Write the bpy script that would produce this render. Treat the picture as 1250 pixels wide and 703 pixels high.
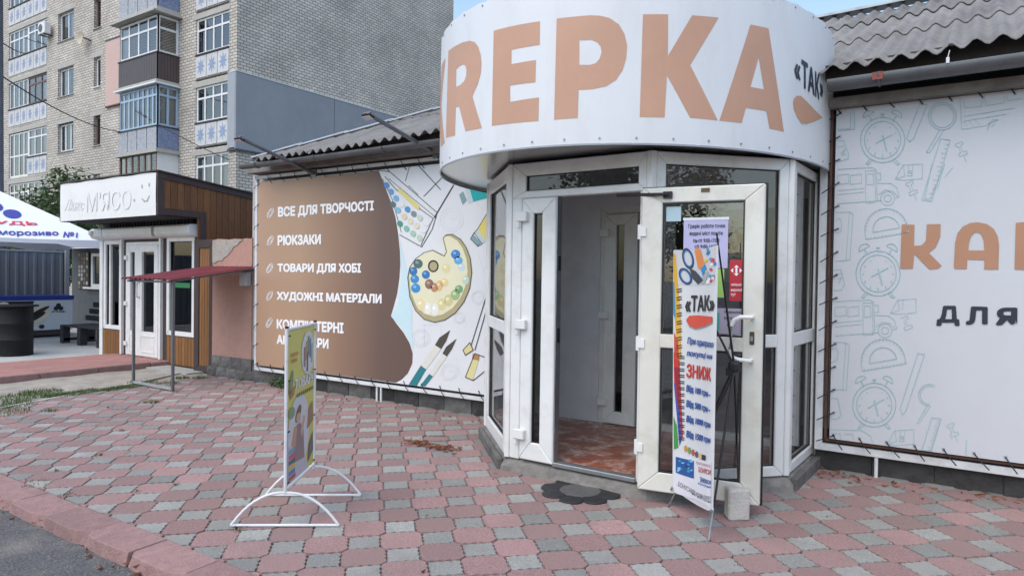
import bpy, bmesh, math, random
from mathutils import Vector, Matrix
from mathutils.geometry import tessellate_polygon
random.seed(7)
for o in list(bpy.data.objects): bpy.data.objects.remove(o)
S = bpy.context.scene
COL = S.collection
# ------------------------------------------------------------------ camera
FPX, PITCH, ROLL, YAW, CAMZ = 847.0, math.radians(-.947), math.radians(.805), math.radians(33.7), 1.55
cd = bpy.data.cameras.new('camera'); cam = bpy.data.objects.new('camera', cd); COL.objects.link(cam)
cd.sensor_width = 36; cd.lens = FPX / 1250 * 36; cd.clip_end = 2000; cd.clip_start = .05
fw = Vector((-math.sin(YAW)*math.cos(PITCH), math.cos(YAW)*math.cos(PITCH), math.sin(PITCH)))
rt0 = Vector((math.cos(YAW), math.sin(YAW), 0)); up0 = rt0.cross(fw)
RT = rt0*math.cos(ROLL) + up0*math.sin(ROLL); UP = up0*math.cos(ROLL) - rt0*math.sin(ROLL); FW = fw
M = Matrix((RT, UP, -FW)).transposed().to_4x4(); M.translation = (0, 0, CAMZ); cam.matrix_world = M
S.camera = cam
# ------------------------------------------------------------------ sky, sun, exposure
SUN_EL, SUN_AZ = math.radians(58), math.radians(185)     # azimuth clockwise from +Y
w = bpy.data.worlds.new('World'); S.world = w; w.use_nodes = True
nt = w.node_tree; bg = nt.nodes['Background']
sk = nt.nodes.new('ShaderNodeTexSky'); sk.sky_type = 'NISHITA'; sk.sun_disc = False
sk.sun_elevation = SUN_EL; sk.sun_rotation = SUN_AZ; sk.air_density = 1.3; sk.dust_density = 1.6; sk.ozone_density = 1.0
nt.links.new(sk.outputs[0], bg.inputs[0]); bg.inputs[1].default_value = .15
sl = bpy.data.lights.new('sun', 'SUN'); sl.energy = 1.15; sl.angle = math.radians(75); sl.color = (1, .93, .84)
so = bpy.data.objects.new('sun', sl); COL.objects.link(so)
sd = Vector((math.sin(SUN_AZ)*math.cos(SUN_EL), math.cos(SUN_AZ)*math.cos(SUN_EL), math.sin(SUN_EL)))
so.rotation_euler = (-sd).to_track_quat('-Z', 'Y').to_euler(); so.location = (0, 0, 30)
S.view_settings.view_transform = 'Standard'; S.view_settings.look = 'None'
S.view_settings.gamma = 1; S.view_settings.exposure = .8; S.view_settings.use_curve_mapping = False
S.render.engine = 'CYCLES'

# ------------------------------------------------------------------ photo pixel (1250 x 703) -> place
ORG = Vector((0, 0, CAMZ))
def ray(x, y): return RT*((x-625)/FPX) - UP*((y-351.5)/FPX) + FW
def G(x, y, z=0.0):
    d = ray(x, y); return ORG + d*((z-CAMZ)/d.z)
def PY(x, y, Y):
    d = ray(x, y); return ORG + d*(Y/d.y)
def PX(x, y, X):
    d = ray(x, y); return ORG + d*(X/d.x)
def PJ(p):
    q = Vector(p)-ORG; d = q.dot(FW); return 625+FPX*q.dot(RT)/d, 351.5-FPX*q.dot(UP)/d, d
def Z(x0, y0, s): return lambda x, y: (x0+x/s, y0+y/s)      # coordinates inside an enlarged crop -> photo pixel

# ------------------------------------------------------------------ materials
def rgb(r, g, b):                                            # sRGB 0..255 -> linear
    f = lambda c: (c/255/12.92) if c/255 <= .04045 else ((c/255+.055)/1.055)**2.4
    return (f(r), f(g), f(b))
MATS = {}
def mat(name, col, rough=.6, metal=0, var=.12, scale=6, bump=0, bscale=40, spec=.5, obj_rand=0, dirt=None, dscale=1.5, damt=.5, stretch=None, coat=0, alt=None):
    if name in MATS: return MATS[name]
    m = bpy.data.materials.new(name); m.use_nodes = True; MATS[name] = m
    n = m.node_tree.nodes; l = m.node_tree.links; b = n['Principled BSDF']
    b.inputs['Roughness'].default_value = rough; b.inputs['Metallic'].default_value = metal
    b.inputs['Specular IOR Level'].default_value = spec; b.inputs['Coat Weight'].default_value = coat
    geo = n.new('ShaderNodeNewGeometry'); pos = geo.outputs['Position']
    if stretch:
        mp = n.new('ShaderNodeVectorMath'); mp.operation = 'MULTIPLY'; mp.inputs[1].default_value = stretch
        l.new(pos, mp.inputs[0]); pos = mp.outputs[0]
    nz = n.new('ShaderNodeTexNoise'); nz.inputs['Scale'].default_value = scale; nz.inputs['Detail'].default_value = 6; nz.inputs['Roughness'].default_value = .65
    l.new(pos, nz.inputs['Vector'])
    mr = n.new('ShaderNodeMapRange'); mr.inputs[1].default_value = .25; mr.inputs[2].default_value = .75
    mr.inputs[3].default_value = 1-var; mr.inputs[4].default_value = 1+var
    l.new(nz.outputs['Fac'], mr.inputs[0]); fac = mr.outputs[0]
    if obj_rand:
        oi = n.new('ShaderNodeObjectInfo'); at = n.new('ShaderNodeAttribute'); at.attribute_name = 'rnd'
        ad = n.new('ShaderNodeMath'); l.new(oi.outputs['Random'], ad.inputs[0]); l.new(at.outputs['Fac'], ad.inputs[1])
        fr = n.new('ShaderNodeMath'); fr.operation = 'FRACT'; l.new(ad.outputs[0], fr.inputs[0])
        m2 = n.new('ShaderNodeMapRange'); m2.inputs[3].default_value = 1-obj_rand; m2.inputs[4].default_value = 1+obj_rand; l.new(fr.outputs[0], m2.inputs[0])
        mu = n.new('ShaderNodeMath'); mu.operation = 'MULTIPLY'; l.new(fac, mu.inputs[0]); l.new(m2.outputs[0], mu.inputs[1]); fac = mu.outputs[0]
    vm = n.new('ShaderNodeVectorMath'); vm.operation = 'SCALE'; vm.inputs[0].default_value = col; l.new(fac, vm.inputs['Scale'])
    out = vm.outputs[0]
    if alt and obj_rand:
        m5 = n.new('ShaderNodeMath'); m5.operation = 'MULTIPLY'; m5.inputs[1].default_value = 7.31; l.new(ad.outputs[0], m5.inputs[0]); f5 = n.new('ShaderNodeMath'); f5.operation = 'FRACT'; l.new(m5.outputs[0], f5.inputs[0])
        r5 = n.new('ShaderNodeMapRange'); r5.inputs[1].default_value = .45; r5.inputs[2].default_value = 1; r5.inputs[4].default_value = .8; l.new(f5.outputs[0], r5.inputs[0])
        x5 = n.new('ShaderNodeMix'); x5.data_type = 'RGBA'; l.new(r5.outputs[0], x5.inputs['Factor']); l.new(out, x5.inputs['A']); x5.inputs['B'].default_value = (*alt, 1); out = x5.outputs['Result']
    if dirt:
        n2 = n.new('ShaderNodeTexNoise'); n2.inputs['Scale'].default_value = dscale; n2.inputs['Detail'].default_value = 8; n2.inputs['Roughness'].default_value = .7
        l.new(pos, n2.inputs['Vector'])
        m3 = n.new('ShaderNodeMapRange'); m3.inputs[1].default_value = .48; m3.inputs[2].default_value = .72; m3.inputs[4].default_value = damt; l.new(n2.outputs['Fac'], m3.inputs[0])
        mx = n.new('ShaderNodeMix'); mx.data_type = 'RGBA'; l.new(m3.outputs[0], mx.inputs['Factor']); l.new(out, mx.inputs['A']); mx.inputs['B'].default_value = (*dirt, 1); out = mx.outputs['Result']
    l.new(out, b.inputs['Base Color'])
    if bump:
        n4 = n.new('ShaderNodeTexNoise'); n4.inputs['Scale'].default_value = bscale; n4.inputs['Detail'].default_value = 5; l.new(pos, n4.inputs['Vector'])
        bp = n.new('ShaderNodeBump'); bp.inputs['Strength'].default_value = bump; bp.inputs['Distance'].default_value = .01
        l.new(n4.outputs['Fac'], bp.inputs['Height']); l.new(bp.outputs[0], b.inputs['Normal'])
    return m
def glass(name, tint, refl=1.0, rough=.0, wob=0, ior=1.6):
    m = bpy.data.materials.new(name); m.use_nodes = True; MATS[name] = m
    n = m.node_tree.nodes; l = m.node_tree.links; n.remove(n['Principled BSDF'])
    tr = n.new('ShaderNodeBsdfTransparent'); tr.inputs[0].default_value = (*tint, 1)
    gl = n.new('ShaderNodeBsdfGlossy'); gl.inputs['Roughness'].default_value = rough; gl.inputs['Color'].default_value = (refl, refl, refl, 1)
    fr = n.new('ShaderNodeFresnel'); fr.inputs['IOR'].default_value = ior
    mx = n.new('ShaderNodeMixShader'); l.new(fr.outputs[0], mx.inputs[0]); l.new(tr.outputs[0], mx.inputs[1]); l.new(gl.outputs[0], mx.inputs[2])
    l.new(mx.outputs[0], n['Material Output'].inputs['Surface'])
    if wob:
        nz = n.new('ShaderNodeTexNoise'); nz.inputs['Scale'].default_value = wob; geo = n.new('ShaderNodeNewGeometry'); l.new(geo.outputs['Position'], nz.inputs['Vector'])
        bp = n.new('ShaderNodeBump'); bp.inputs['Strength'].default_value = .15; bp.inputs['Distance'].default_value = .02; l.new(nz.outputs['Fac'], bp.inputs['Height']); l.new(bp.outputs[0], gl.inputs['Normal'])
    return m
def brickmat(name, c1, c2, mortar, scale=1.0, wide=.26, high=.1, ms=.012, bump=.4):
    m = bpy.data.materials.new(name); m.use_nodes = True; MATS[name] = m
    n = m.node_tree.nodes; l = m.node_tree.links; b = n['Principled BSDF']; b.inputs['Roughness'].default_value = .9
    geo = n.new('ShaderNodeNewGeometry'); sp = n.new('ShaderNodeSeparateXYZ'); l.new(geo.outputs['Position'], sp.inputs[0])
    ad = n.new('ShaderNodeMath'); l.new(sp.outputs[0], ad.inputs[0]); l.new(sp.outputs[1], ad.inputs[1])
    cb = n.new('ShaderNodeCombineXYZ'); l.new(ad.outputs[0], cb.inputs[0]); l.new(sp.outputs[2], cb.inputs[1])
    br = n.new('ShaderNodeTexBrick'); l.new(cb.outputs[0], br.inputs['Vector']); br.inputs['Scale'].default_value = scale
    br.inputs['Color1'].default_value = (*c1, 1); br.inputs['Color2'].default_value = (*c2, 1); br.inputs['Mortar'].default_value = (*mortar, 1)
    br.inputs['Mortar Size'].default_value = ms; br.inputs['Brick Width'].default_value = wide; br.inputs['Row Height'].default_value = high; br.inputs['Mortar Smooth'].default_value = .2
    nz = n.new('ShaderNodeTexNoise'); nz.inputs['Scale'].default_value = .5; nz.inputs['Detail'].default_value = 7; l.new(geo.outputs['Position'], nz.inputs['Vector'])
    mr = n.new('ShaderNodeMapRange'); mr.inputs[1].default_value = .3; mr.inputs[2].default_value = .7; mr.inputs[3].default_value = .82; mr.inputs[4].default_value = 1.12; l.new(nz.outputs['Fac'], mr.inputs[0])
    vm = n.new('ShaderNodeVectorMath'); vm.operation = 'SCALE'; l.new(br.outputs['Color'], vm.inputs[0]); l.new(mr.outputs[0], vm.inputs['Scale']); l.new(vm.outputs[0], b.inputs['Base Color'])
    bp = n.new('ShaderNodeBump'); bp.inputs['Strength'].default_value = bump; bp.inputs['Distance'].default_value = .01; bp.invert = True; l.new(br.outputs['Fac'], bp.inputs['Height']); l.new(bp.outputs[0], b.inputs['Normal'])
    return m
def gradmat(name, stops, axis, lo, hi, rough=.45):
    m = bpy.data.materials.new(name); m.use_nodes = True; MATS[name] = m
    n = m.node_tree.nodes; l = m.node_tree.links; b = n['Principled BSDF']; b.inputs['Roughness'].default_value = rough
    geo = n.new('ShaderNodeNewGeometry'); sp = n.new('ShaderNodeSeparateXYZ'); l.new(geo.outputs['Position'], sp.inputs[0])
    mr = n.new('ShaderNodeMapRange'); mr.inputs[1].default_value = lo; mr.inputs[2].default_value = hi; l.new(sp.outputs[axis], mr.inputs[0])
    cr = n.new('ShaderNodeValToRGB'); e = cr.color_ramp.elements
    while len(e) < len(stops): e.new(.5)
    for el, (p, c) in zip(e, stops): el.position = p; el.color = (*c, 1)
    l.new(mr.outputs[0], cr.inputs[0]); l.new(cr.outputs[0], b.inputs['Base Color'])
    n4 = n.new('ShaderNodeTexNoise'); n4.inputs['Scale'].default_value = 1.8; n4.inputs['Detail'].default_value = 5; l.new(geo.outputs['Position'], n4.inputs['Vector']); bp = n.new('ShaderNodeBump'); bp.inputs['Strength'].default_value = .6; bp.inputs['Distance'].default_value = .01; l.new(n4.outputs['Fac'], bp.inputs['Height']); l.new(bp.outputs[0], b.inputs['Normal'])
    return m
WHITE = mat('white_pvc', (.74, .75, .74), .32, var=.05, scale=3, dirt=(.46, .43, .37), dscale=4.5, damt=.42, bump=.04)
CREAM = mat('aged_pvc', (.66, .66, .60), .38, var=.06, scale=3, dirt=(.42, .38, .3), dscale=4.5, damt=.45, bump=.04)
GLASS = glass('window_glass', (.66, .70, .70), ior=1.95)
GLASSD = glass('tinted_glass', (.30, .34, .35)); GLASSP = glass('porch_glass', (.70, .74, .74), ior=1.9)
GLASSF = glass('far_glass', (.7, .74, .76), wob=.7, ior=2.1)
BLACK = mat('black_rubber', (.012, .012, .013), .55, var=.2)
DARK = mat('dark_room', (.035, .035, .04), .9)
STEEL = mat('galvanised_steel', (.34, .36, .38), .42, .75, var=.2, scale=9, dirt=(.16, .14, .12), dscale=3, damt=.5)
GREYPAINT = mat('grey_paint_metal', (.30, .32, .35), .4, .2, var=.1)
WHITEMETAL = mat('white_painted_metal', (.68, .70, .72), .35, 0, var=.08, scale=8, dirt=(.35, .3, .25), dscale=6, damt=.35)
CORD = mat('black_cord', (.02, .02, .025), .8)

# ------------------------------------------------------------------ mesh helpers
def wl(o):
    v = Vector((0, 0, 0))
    while o: v += Vector(o.location); o = o.parent
    return v
def tag(o, label=None, cat=None, group=None, kind=None):
    if label: o['label'] = label
    if cat: o['category'] = cat
    if group: o['group'] = group
    if kind: o['kind'] = kind
    return o
def thing(name, loc, label, cat, group=None):
    o = bpy.data.objects.new(name, None); COL.objects.link(o); o.location = loc; o.empty_display_size = .2
    return tag(o, label, cat, group)
def link_mesh(name, me, m, parent=None, world=None):
    if m and not me.materials: me.materials.append(m)
    o = bpy.data.objects.new(name, me); COL.objects.link(o)
    if parent: o.parent = parent
    if world is not None: o.location = Vector(world) - (wl(parent) if parent else Vector())
    return o
class MB:
    def __init__(s): s.v = []; s.f = []
    def add(s, vs, fs):
        k = len(s.v); s.v += [Vector(v) for v in vs]; s.f += [tuple(i+k for i in f) for f in fs]; return s
    def obox(s, p, a, b, c):
        p, a, b, c = map(Vector, (p, a, b, c)); vs = [p, p+a, p+a+b, p+b, p+c, p+a+c, p+a+b+c, p+b+c]
        fs = [(0, 3, 2, 1), (4, 5, 6, 7), (0, 1, 5, 4), (1, 2, 6, 5), (2, 3, 7, 6), (3, 0, 4, 7)]
        if a.cross(b).dot(c) < 0: fs = [f[::-1] for f in fs]
        return s.add(vs, fs)
    def box(s, x0, y0, z0, x1, y1, z1): return s.obox((x0, y0, z0), (x1-x0, 0, 0), (0, y1-y0, 0), (0, 0, z1-z0))
    def prism(s, loop, vec):
        loop = [Vector(p) for p in loop]; n = len(loop); vec = Vector(vec)
        nrm = sum(((loop[i]-loop[0]).cross(loop[(i+1) % n]-loop[0]) for i in range(n)), Vector())
        if nrm.dot(vec) > 0: loop = loop[::-1]
        vs = loop+[p+vec for p in loop]
        return s.add(vs, [tuple(range(n)), tuple(range(2*n-1, n-1, -1))]+[(i, i+n, (i+1) % n+n, (i+1) % n) for i in range(n)])
    def bar(s, a, b, wd, ht, up=(0, 0, 1)):
        a, b = Vector(a), Vector(b); d = (b-a); x = d.normalized().cross(Vector(up))
        if x.length < 1e-4: x = Vector((1, 0, 0))
        x.normalize(); y = x.cross(d.normalized())
        return s.obox(a-x*wd/2-y*ht/2, d, x*wd, y*ht)
    def tube(s, pts, r, n=8):
        pts = [Vector(p) for p in pts]; k = len(s.v); m = len(pts); rs = r if isinstance(r, (list, tuple)) else [r]*m
        ref = None
        for i, p in enumerate(pts):
            d = (pts[min(i+1, m-1)]-pts[max(i-1, 0)]).normalized()
            if ref is None: ref = Vector((0, 0, 1)) if abs(d.z) < .9 else Vector((1, 0, 0))
            x = d.cross(ref).normalized(); y = d.cross(x).normalized(); ref = -y if False else ref
            s.v += [p+(x*math.cos(2*math.pi*j/n)+y*math.sin(2*math.pi*j/n))*rs[i] for j in range(n)]
        for i in range(m-1):
            s.f += [(k+i*n+j, k+i*n+(j+1) % n, k+(i+1)*n+(j+1) % n, k+(i+1)*n+j) for j in range(n)]
        s.f += [tuple(k+j for j in range(n))[::-1], tuple(k+(m-1)*n+j for j in range(n))]
        return s
    def lathe(s, c, prof, n=24):
        c = Vector(c); k = len(s.v); m = len(prof)
        for r, z in prof: s.v += [c+Vector((r*math.cos(2*math.pi*j/n), r*math.sin(2*math.pi*j/n), z)) for j in range(n)]
        for i in range(m-1): s.f += [(k+i*n+j, k+i*n+(j+1) % n, k+(i+1)*n+(j+1) % n, k+(i+1)*n+j) for j in range(n)]
        s.f += [tuple(k+j for j in range(n))[::-1], tuple(k+(m-1)*n+j for j in range(n))]
        return s
    def mesh(s, name, off=Vector(), bevel=0, smooth=False, seg=1):
        me = bpy.data.meshes.new(name); me.from_pydata([v-off for v in s.v], [], s.f)
        if bevel:
            bm = bmesh.new(); bm.from_mesh(me); bmesh.ops.recalc_face_normals(bm, faces=bm.faces)
            ed = [e for e in bm.edges if len(e.link_faces) == 2 and e.calc_face_angle(0) > .5]
            bmesh.ops.bevel(bm, geom=ed, offset=bevel, segments=seg, affect='EDGES', profile=.5, clamp_overlap=True)
            bm.to_mesh(me); bm.free()
        if smooth:
            for p in me.polygons: p.use_smooth = True
            try: me.set_sharp_from_angle(angle=math.radians(40))
            except Exception: pass
        me.validate(); return me
    def build(s, name, m, parent=None, bevel=0, smooth=False, seg=1):
        return link_mesh(name, s.mesh(name, wl(parent) if parent else Vector(), bevel, smooth, seg), m, parent)
def struct(o): o['kind'] = 'structure'; return o
def Pl(A, B):
    """vertical plane through A,B (left->right seen from outside): f(u, n, z), n outwards"""
    A = Vector((A[0], A[1], 0)); B = Vector((B[0], B[1], 0)); d = (B-A).normalized(); nn = Vector((d.y, -d.x, 0))
    f = lambda u, n, z: A+d*u+nn*n+Vector((0, 0, z))
    return f, (B-A).length
def frame(mb, pl, u0, z0, u1, z1, wd, n0, n1):
    """mitred rectangular frame; wd = (left, bottom, right, top)"""
    if not isinstance(wd, (tuple, list)): wd = (wd,)*4
    a, b, c, d = wd; o = [(u0, z0), (u1, z0), (u1, z1), (u0, z1)]; i = [(u0+a, z0+b), (u1-c, z0+b), (u1-c, z1-d), (u0+a, z1-d)]
    for k in range(4):
        j = (k+1) % 4; mb.prism([pl(q[0], n0, q[1]) for q in (o[k], o[j], i[j], i[k])], pl(0, n1, 0)-pl(0, n0, 0))
    return mb
def slab(mb, pl, u0, z0, u1, z1, n0, n1):
    o = pl(u0, n0, z0); mb.obox(o, pl(u1, n0, z0)-o, pl(u0, n1, z0)-o, pl(u0, n0, z1)-o); return mb
def pane(name, pl, u0, z0, u1, z1, n, m, parent, t=.006):
    mb = MB(); mb.add([pl(u0, n, z0), pl(u1, n, z0), pl(u1, n, z1), pl(u0, n, z1)], [(0, 1, 2, 3)]); return mb.build(name, m, parent)
def fill(loops):
    """loops of 2D points (first outer, rest holes) -> verts, tris"""
    vl = [[Vector((p[0], p[1], 0)) for p in lp] for lp in loops]; flat = [p for lp in vl for p in lp]
    return flat, [tuple(t) for t in tessellate_polygon(vl)]
def decal(name, loops, mp, m, parent, label=None, cut=None):
    """flat print: 2D loops mapped onto a surface by mp(x, y) -> point"""
    vs, fs = [], []
    if loops and not isinstance(loops[0][0], (tuple, list, Vector)): loops = [loops]
    v, f = fill(loops)
    if cut: v, f = slice_x(v, f, cut)
    pts = [mp(p[0], p[1]) for p in v]; mb = MB(); mb.add(pts, f)
    o = mb.build(name, m, parent)
    if label: o['label'] = label
    return o
def decals(name, groups, mp, m, parent, cut=None):
    mb = MB()
    for loops in groups:
        if not isinstance(loops[0][0], (tuple, list, Vector)): loops = [loops]
        v, f = fill(loops)
        if cut: v, f = slice_x(v, f, cut)
        mb.add([mp(p[0], p[1]) for p in v], f)
    return mb.build(name, m, parent)
def slice_x(v, f, step):
    bm = bmesh.new(); bv = [bm.verts.new(p) for p in v]
    for t in f:
        try: bm.faces.new([bv[i] for i in t])
        except ValueError: pass
    x0 = min(p[0] for p in v); x1 = max(p[0] for p in v); x = x0+step
    while x < x1:
        bmesh.ops.bisect_plane(bm, geom=bm.verts[:]+bm.edges[:]+bm.faces[:], plane_co=(x, 0, 0), plane_no=(1, 0, 0)); x += step
    bm.verts.index_update(); out = [p.co.copy() for p in bm.verts], [tuple(q.index for q in t.verts) for t in bm.faces]; bm.free(); return out
def ribbon(pts, wd, closed=False):
    """polyline -> list of quads in 2D"""
    out = []; n = len(pts); rng = range(n if closed else n-1)
    for i in rng:
        a = Vector(pts[i]).to_2d() if len(pts[i]) > 2 else Vector(pts[i]); b = Vector(pts[(i+1) % n]); d = b-a
        if d.length < 1e-6: continue
        q = Vector((-d.y, d.x)).normalized()*wd/2; e = d.normalized()*wd*.3
        out.append([tuple(a-q-e), tuple(b-q+e), tuple(b+q+e), tuple(a+q-e)])
    return out
def ell(cx, cy, rx, ry=None, n=24, rot=0, a0=0, a1=360):
    ry = ry or rx; out = []; full = abs(a1-a0) >= 360
    for k in range(n if full else n+1):
        t = math.radians(a0+(a1-a0)*k/n); x, y = rx*math.cos(t), ry*math.sin(t); c, s = math.cos(rot), math.sin(rot)
        out.append((cx+x*c-y*s, cy+x*s+y*c))
    return out
_tc = {}; _ta = {}
def text2d(s, bold=0.0, shear=0.0, space=1.0):
    k = (s, bold, shear, space)
    if k in _tc: return _tc[k]
    c = bpy.data.curves.new('t', 'FONT'); c.body = s.replace('ф', 'φ'); c.offset = bold; c.shear = shear; c.fill_mode = 'FRONT'; c.space_character = space; c.resolution_u = 4
    o = bpy.data.objects.new('t', c); COL.objects.link(o); dg = bpy.context.evaluated_depsgraph_get(); dg.update()
    me = o.evaluated_get(dg).to_mesh(); v = [(p.co.x, p.co.y) for p in me.vertices]; f = [tuple(p.vertices) for p in me.polygons]
    o.evaluated_get(dg).to_mesh_clear(); bpy.data.objects.remove(o); bpy.data.curves.remove(c)
    _ta[k] = (1, 1)
    if v:
        x0 = min(p[0] for p in v); x1 = max(p[0] for p in v); y0 = min(p[1] for p in v); y1 = max(p[1] for p in v)
        _ta[k] = (x1-x0, y1-y0)
        v = [((p[0]-x0)/(x1-x0), (p[1]-y0)/(y1-y0)) for p in v]
    _tc[k] = (v, f); return v, f
def text(s, mp, m, parent, bold=.0, shear=0, name='lettering', cut=None, space=1.0):
    """mp maps the text's unit box (0..1, 0..1 upwards) onto a surface; heavier weights are struck several times, a hair apart"""
    v, f = text2d(s, 0, shear, space); asp = _ta[(s, 0, shear, space)]
    if not v: return None
    if cut:
        v3, f = slice_x([Vector((p[0], p[1], 0)) for p in v], f, cut); v = [(p.x, p.y) for p in v3]
    b = bold*.9; k = 8 if bold >= .03 else 4 if bold >= .015 else 1
    sh = [(0, 0)] if k == 1 else [(math.cos(2*math.pi*q/k+.4), math.sin(2*math.pi*q/k+.4)) for q in range(k)]
    nm = (mp(.6, .5)-mp(.5, .5)).cross(mp(.5, .6)-mp(.5, .5)).normalized()
    if nm.dot(ORG-mp(.5, .5)) < 0: nm = -nm
    mb = MB(); bx, by = b/asp[0], b/asp[1]
    for q, (dx, dy) in enumerate(sh):
        pts = [mp((p[0]+bx+dx*bx)/(1+2*bx), (p[1]+by+dy*by)/(1+2*by))+nm*(.00025*q) for p in v]
        for fi, t in enumerate(f): mb.add([pts[a]+nm*(.00003*(fi % 8)) for a in t], [tuple(range(len(t)))])
    return mb.build(name, m, parent)
def quadmap(bl, br, tr, tl, fn):
    """unit box -> pixel quad (bilinear) -> fn(px, py)"""
    def g(u, v):
        x = (bl[0]*(1-u)+br[0]*u)*(1-v)+(tl[0]*(1-u)+tr[0]*u)*v; y = (bl[1]*(1-u)+br[1]*u)*(1-v)+(tl[1]*(1-u)+tr[1]*u)*v
        return fn(x, y)
    return g
def holes_wall(mb, pl, u0, z0, u1, z1, ops, thick, n=0):
    """wall sheet of given thickness (inwards) with rectangular openings and reveals"""
    us = sorted({u0, u1, *[o[0] for o in ops], *[o[2] for o in ops]}); zs = sorted({z0, z1, *[o[1] for o in ops], *[o[3] for o in ops]})
    us = [u for u in us if u0 <= u <= u1]; zs = [z for z in zs if z0 <= z <= z1]
    for a, b in zip(us, us[1:]):
        for c, d in zip(zs, zs[1:]):
            mu, mz = (a+b)/2, (c+d)/2
            if any(o[0] < mu < o[2] and o[1] < mz < o[3] for o in ops): continue
            mb.add([pl(a, n, c), pl(b, n, c), pl(b, n, d), pl(a, n, d)], [(0, 1, 2, 3)])
    for a, c, b, d in ops:
        for (p, q) in (((a, c), (b, c)), ((b, c), (b, d)), ((b, d), (a, d)), ((a, d), (a, c))):
            mb.add([pl(p[0], n, p[1]), pl(q[0], n, q[1]), pl(q[0], n-thick, q[1]), pl(p[0], n-thick, p[1])], [(3, 2, 1, 0)])
    return mb
def clip_half(poly, a, b, c):
    """keep a*x+b*y >= c"""
    out = []
    for i in range(len(poly)):
        p, q = poly[i], poly[(i+1) % len(poly)]; dp = a*p[0]+b*p[1]-c; dq = a*q[0]+b*q[1]-c
        if dp >= 0: out.append(p)
        if dp*dq < 0:
            t = dp/(dp-dq); out.append((p[0]+(q[0]-p[0])*t, p[1]+(q[1]-p[1])*t))
    return out

# ================================================================== SETTING: ground
ASPH = mat('asphalt', (.09, .09, .092), .95, var=.7, scale=75, bump=1, bscale=55, dirt=(.24, .215, .19), dscale=1.3, damt=.9)
mb = MB(); mb.add([(-400, -400, -.075), (400, -400, -.075), (400, 400, -.075), (-400, 400, -.075)], [(0, 1, 2, 3)])
struct(mb.build('ground', ASPH))
WALL_Y = 6.28
JOINT = mat('joint_soil', (.09, .078, .066), 1, var=.4, scale=12, bump=.8, bscale=120)
def pave_left(y):                                           # wavering left rim of the paving
    return -9.5-.12*math.sin(y*1.9)-.1*(y-4.6) if y > 4 else -9.45+(4-y)*.45
ys = [2.2+.2*k for k in range(21)]
rim = [(pave_left(y)-.02, y) for y in ys]
mb = MB(); mb.prism([(x, y, -.07) for x, y in rim]+[(6, 6.3, -.07), (6, 2.2, -.07)], (0, 0, .052))
pavement = struct(mb.build('pavement', JOINT))
PINK = mat('pink_concrete', (.315, .196, .186), .92, var=.42, scale=95, bump=1, bscale=110, obj_rand=.2, alt=(.255, .17, .158), dirt=(.24, .175, .162), dscale=2.6, damt=.7)
GREYP = mat('grey_concrete', (.28, .282, .262), .92, var=.42, scale=95, bump=1, bscale=110, obj_rand=.26, alt=(.325, .318, .295), dirt=(.205, .195, .18), dscale=2.6, damt=.7)
A_ = .302; GX, GY_ = -2.91, 2.86; HD = .1275                # lattice pitch, one grey paver's centre, grey half diagonal
def wavy(p, q, sg, amp, n=7):
    p, q = Vector(p), Vector(q); d = q-p; nr = Vector((d.y, -d.x)).normalized()
    return [tuple(p+d*(i/n)+nr*(0 if i == 0 else sg*amp*(1 if i % 2 else -1))) for i in range(n)]
def grey_loop(gap=.0026):
    h = HD-gap*1.4; c = [(h, 0), (0, h), (-h, 0), (0, -h)]; out = []
    for i in range(4): out += wavy(c[i], c[(i+1) % 4], 1 if i % 2 else -1, .0052)
    return out
def pink_loop(gap=.0026):
    a = A_/2-gap; e = A_/2-HD-gap*.4
    c = [(a, -e), (a, e), (e, a), (-e, a), (-a, e), (-a, -e), (-e, -a), (e, -a)]; out = []
    for i in range(8):
        p, q = c[i], c[(i+1) % 8]
        if i % 2 == 0: out.append(p)
        else: out += wavy(p, q, 1 if i in (1, 5) else -1, .0052)
    return out
GL, PLP = grey_loop(), pink_loop()
def paver_geo(loop, inset=.0035, drop=.022):
    n = len(loop); cx = sum(p[0] for p in loop)/n; cy = sum(p[1] for p in loop)/n
    def sh(p, k):
        d = Vector((p[0]-cx, p[1]-cy)); L = d.length; return d*(max(L-k, 0)/L)+Vector((cx, cy)) if L > 1e-6 else Vector(p)
    inn = [sh(p, inset) for p in loop]
    vs = [(p.x, p.y, 0) for p in inn]+[(p[0], p[1], -drop) for p in loop]
    fs = [tuple(range(n))]+[(i, i+n, (i+1) % n+n, (i+1) % n) for i in range(n)]
    return vs, fs
def pmesh(name, loop, m):
    vs, fs = paver_geo(loop); me = bpy.data.meshes.new(name); me.from_pydata(vs, [], fs); me.materials.append(m); return me
ME_P, ME_G = pmesh('paver', PLP, PINK), pmesh('small_paver', GL, GREYP)
PORCH = [(-3.93, 6.28), (-3.93, 5.45), (-3.11, 4.60), (-1.89, 4.57), (-1.125, 5.40), (-1.10, 6.28)]
def inside(x, y, poly):
    r = False
    for i in range(len(poly)):
        (x1, y1), (x2, y2) = poly[i], poly[(i+1) % len(poly)]
        if (y1 > y) != (y2 > y) and x < (x2-x1)*(y-y1)/(y2-y1)+x1: r = not r
    return r
cells = []
for i in range(-26, 32):
    for j in range(-4, 14):
        for kind, dx in (('g', 0), ('p', .5)):
            x, y = GX+(i+dx)*A_, GY_+(j+dx)*A_
            if y < 2.10 or y > 6.32 or x < pave_left(max(y, 2.2))+.06 or x > 5.9: continue
            if inside(x, y, [(px*.93-2.5*.07, 4.72+(py-4.72)*.97+.1) for px, py in PORCH]): continue
            u, v, d = PJ((x, y, 0)); vis = -60 < u < 1310 and v < 740
            cells.append((1/d**3 if vis else 0, kind, x, y))
cells.sort(key=lambda c: -c[0])
cnt = {'p': 0, 'g': 0}; rest = MB(); rnds = []; rmi = []
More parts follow.
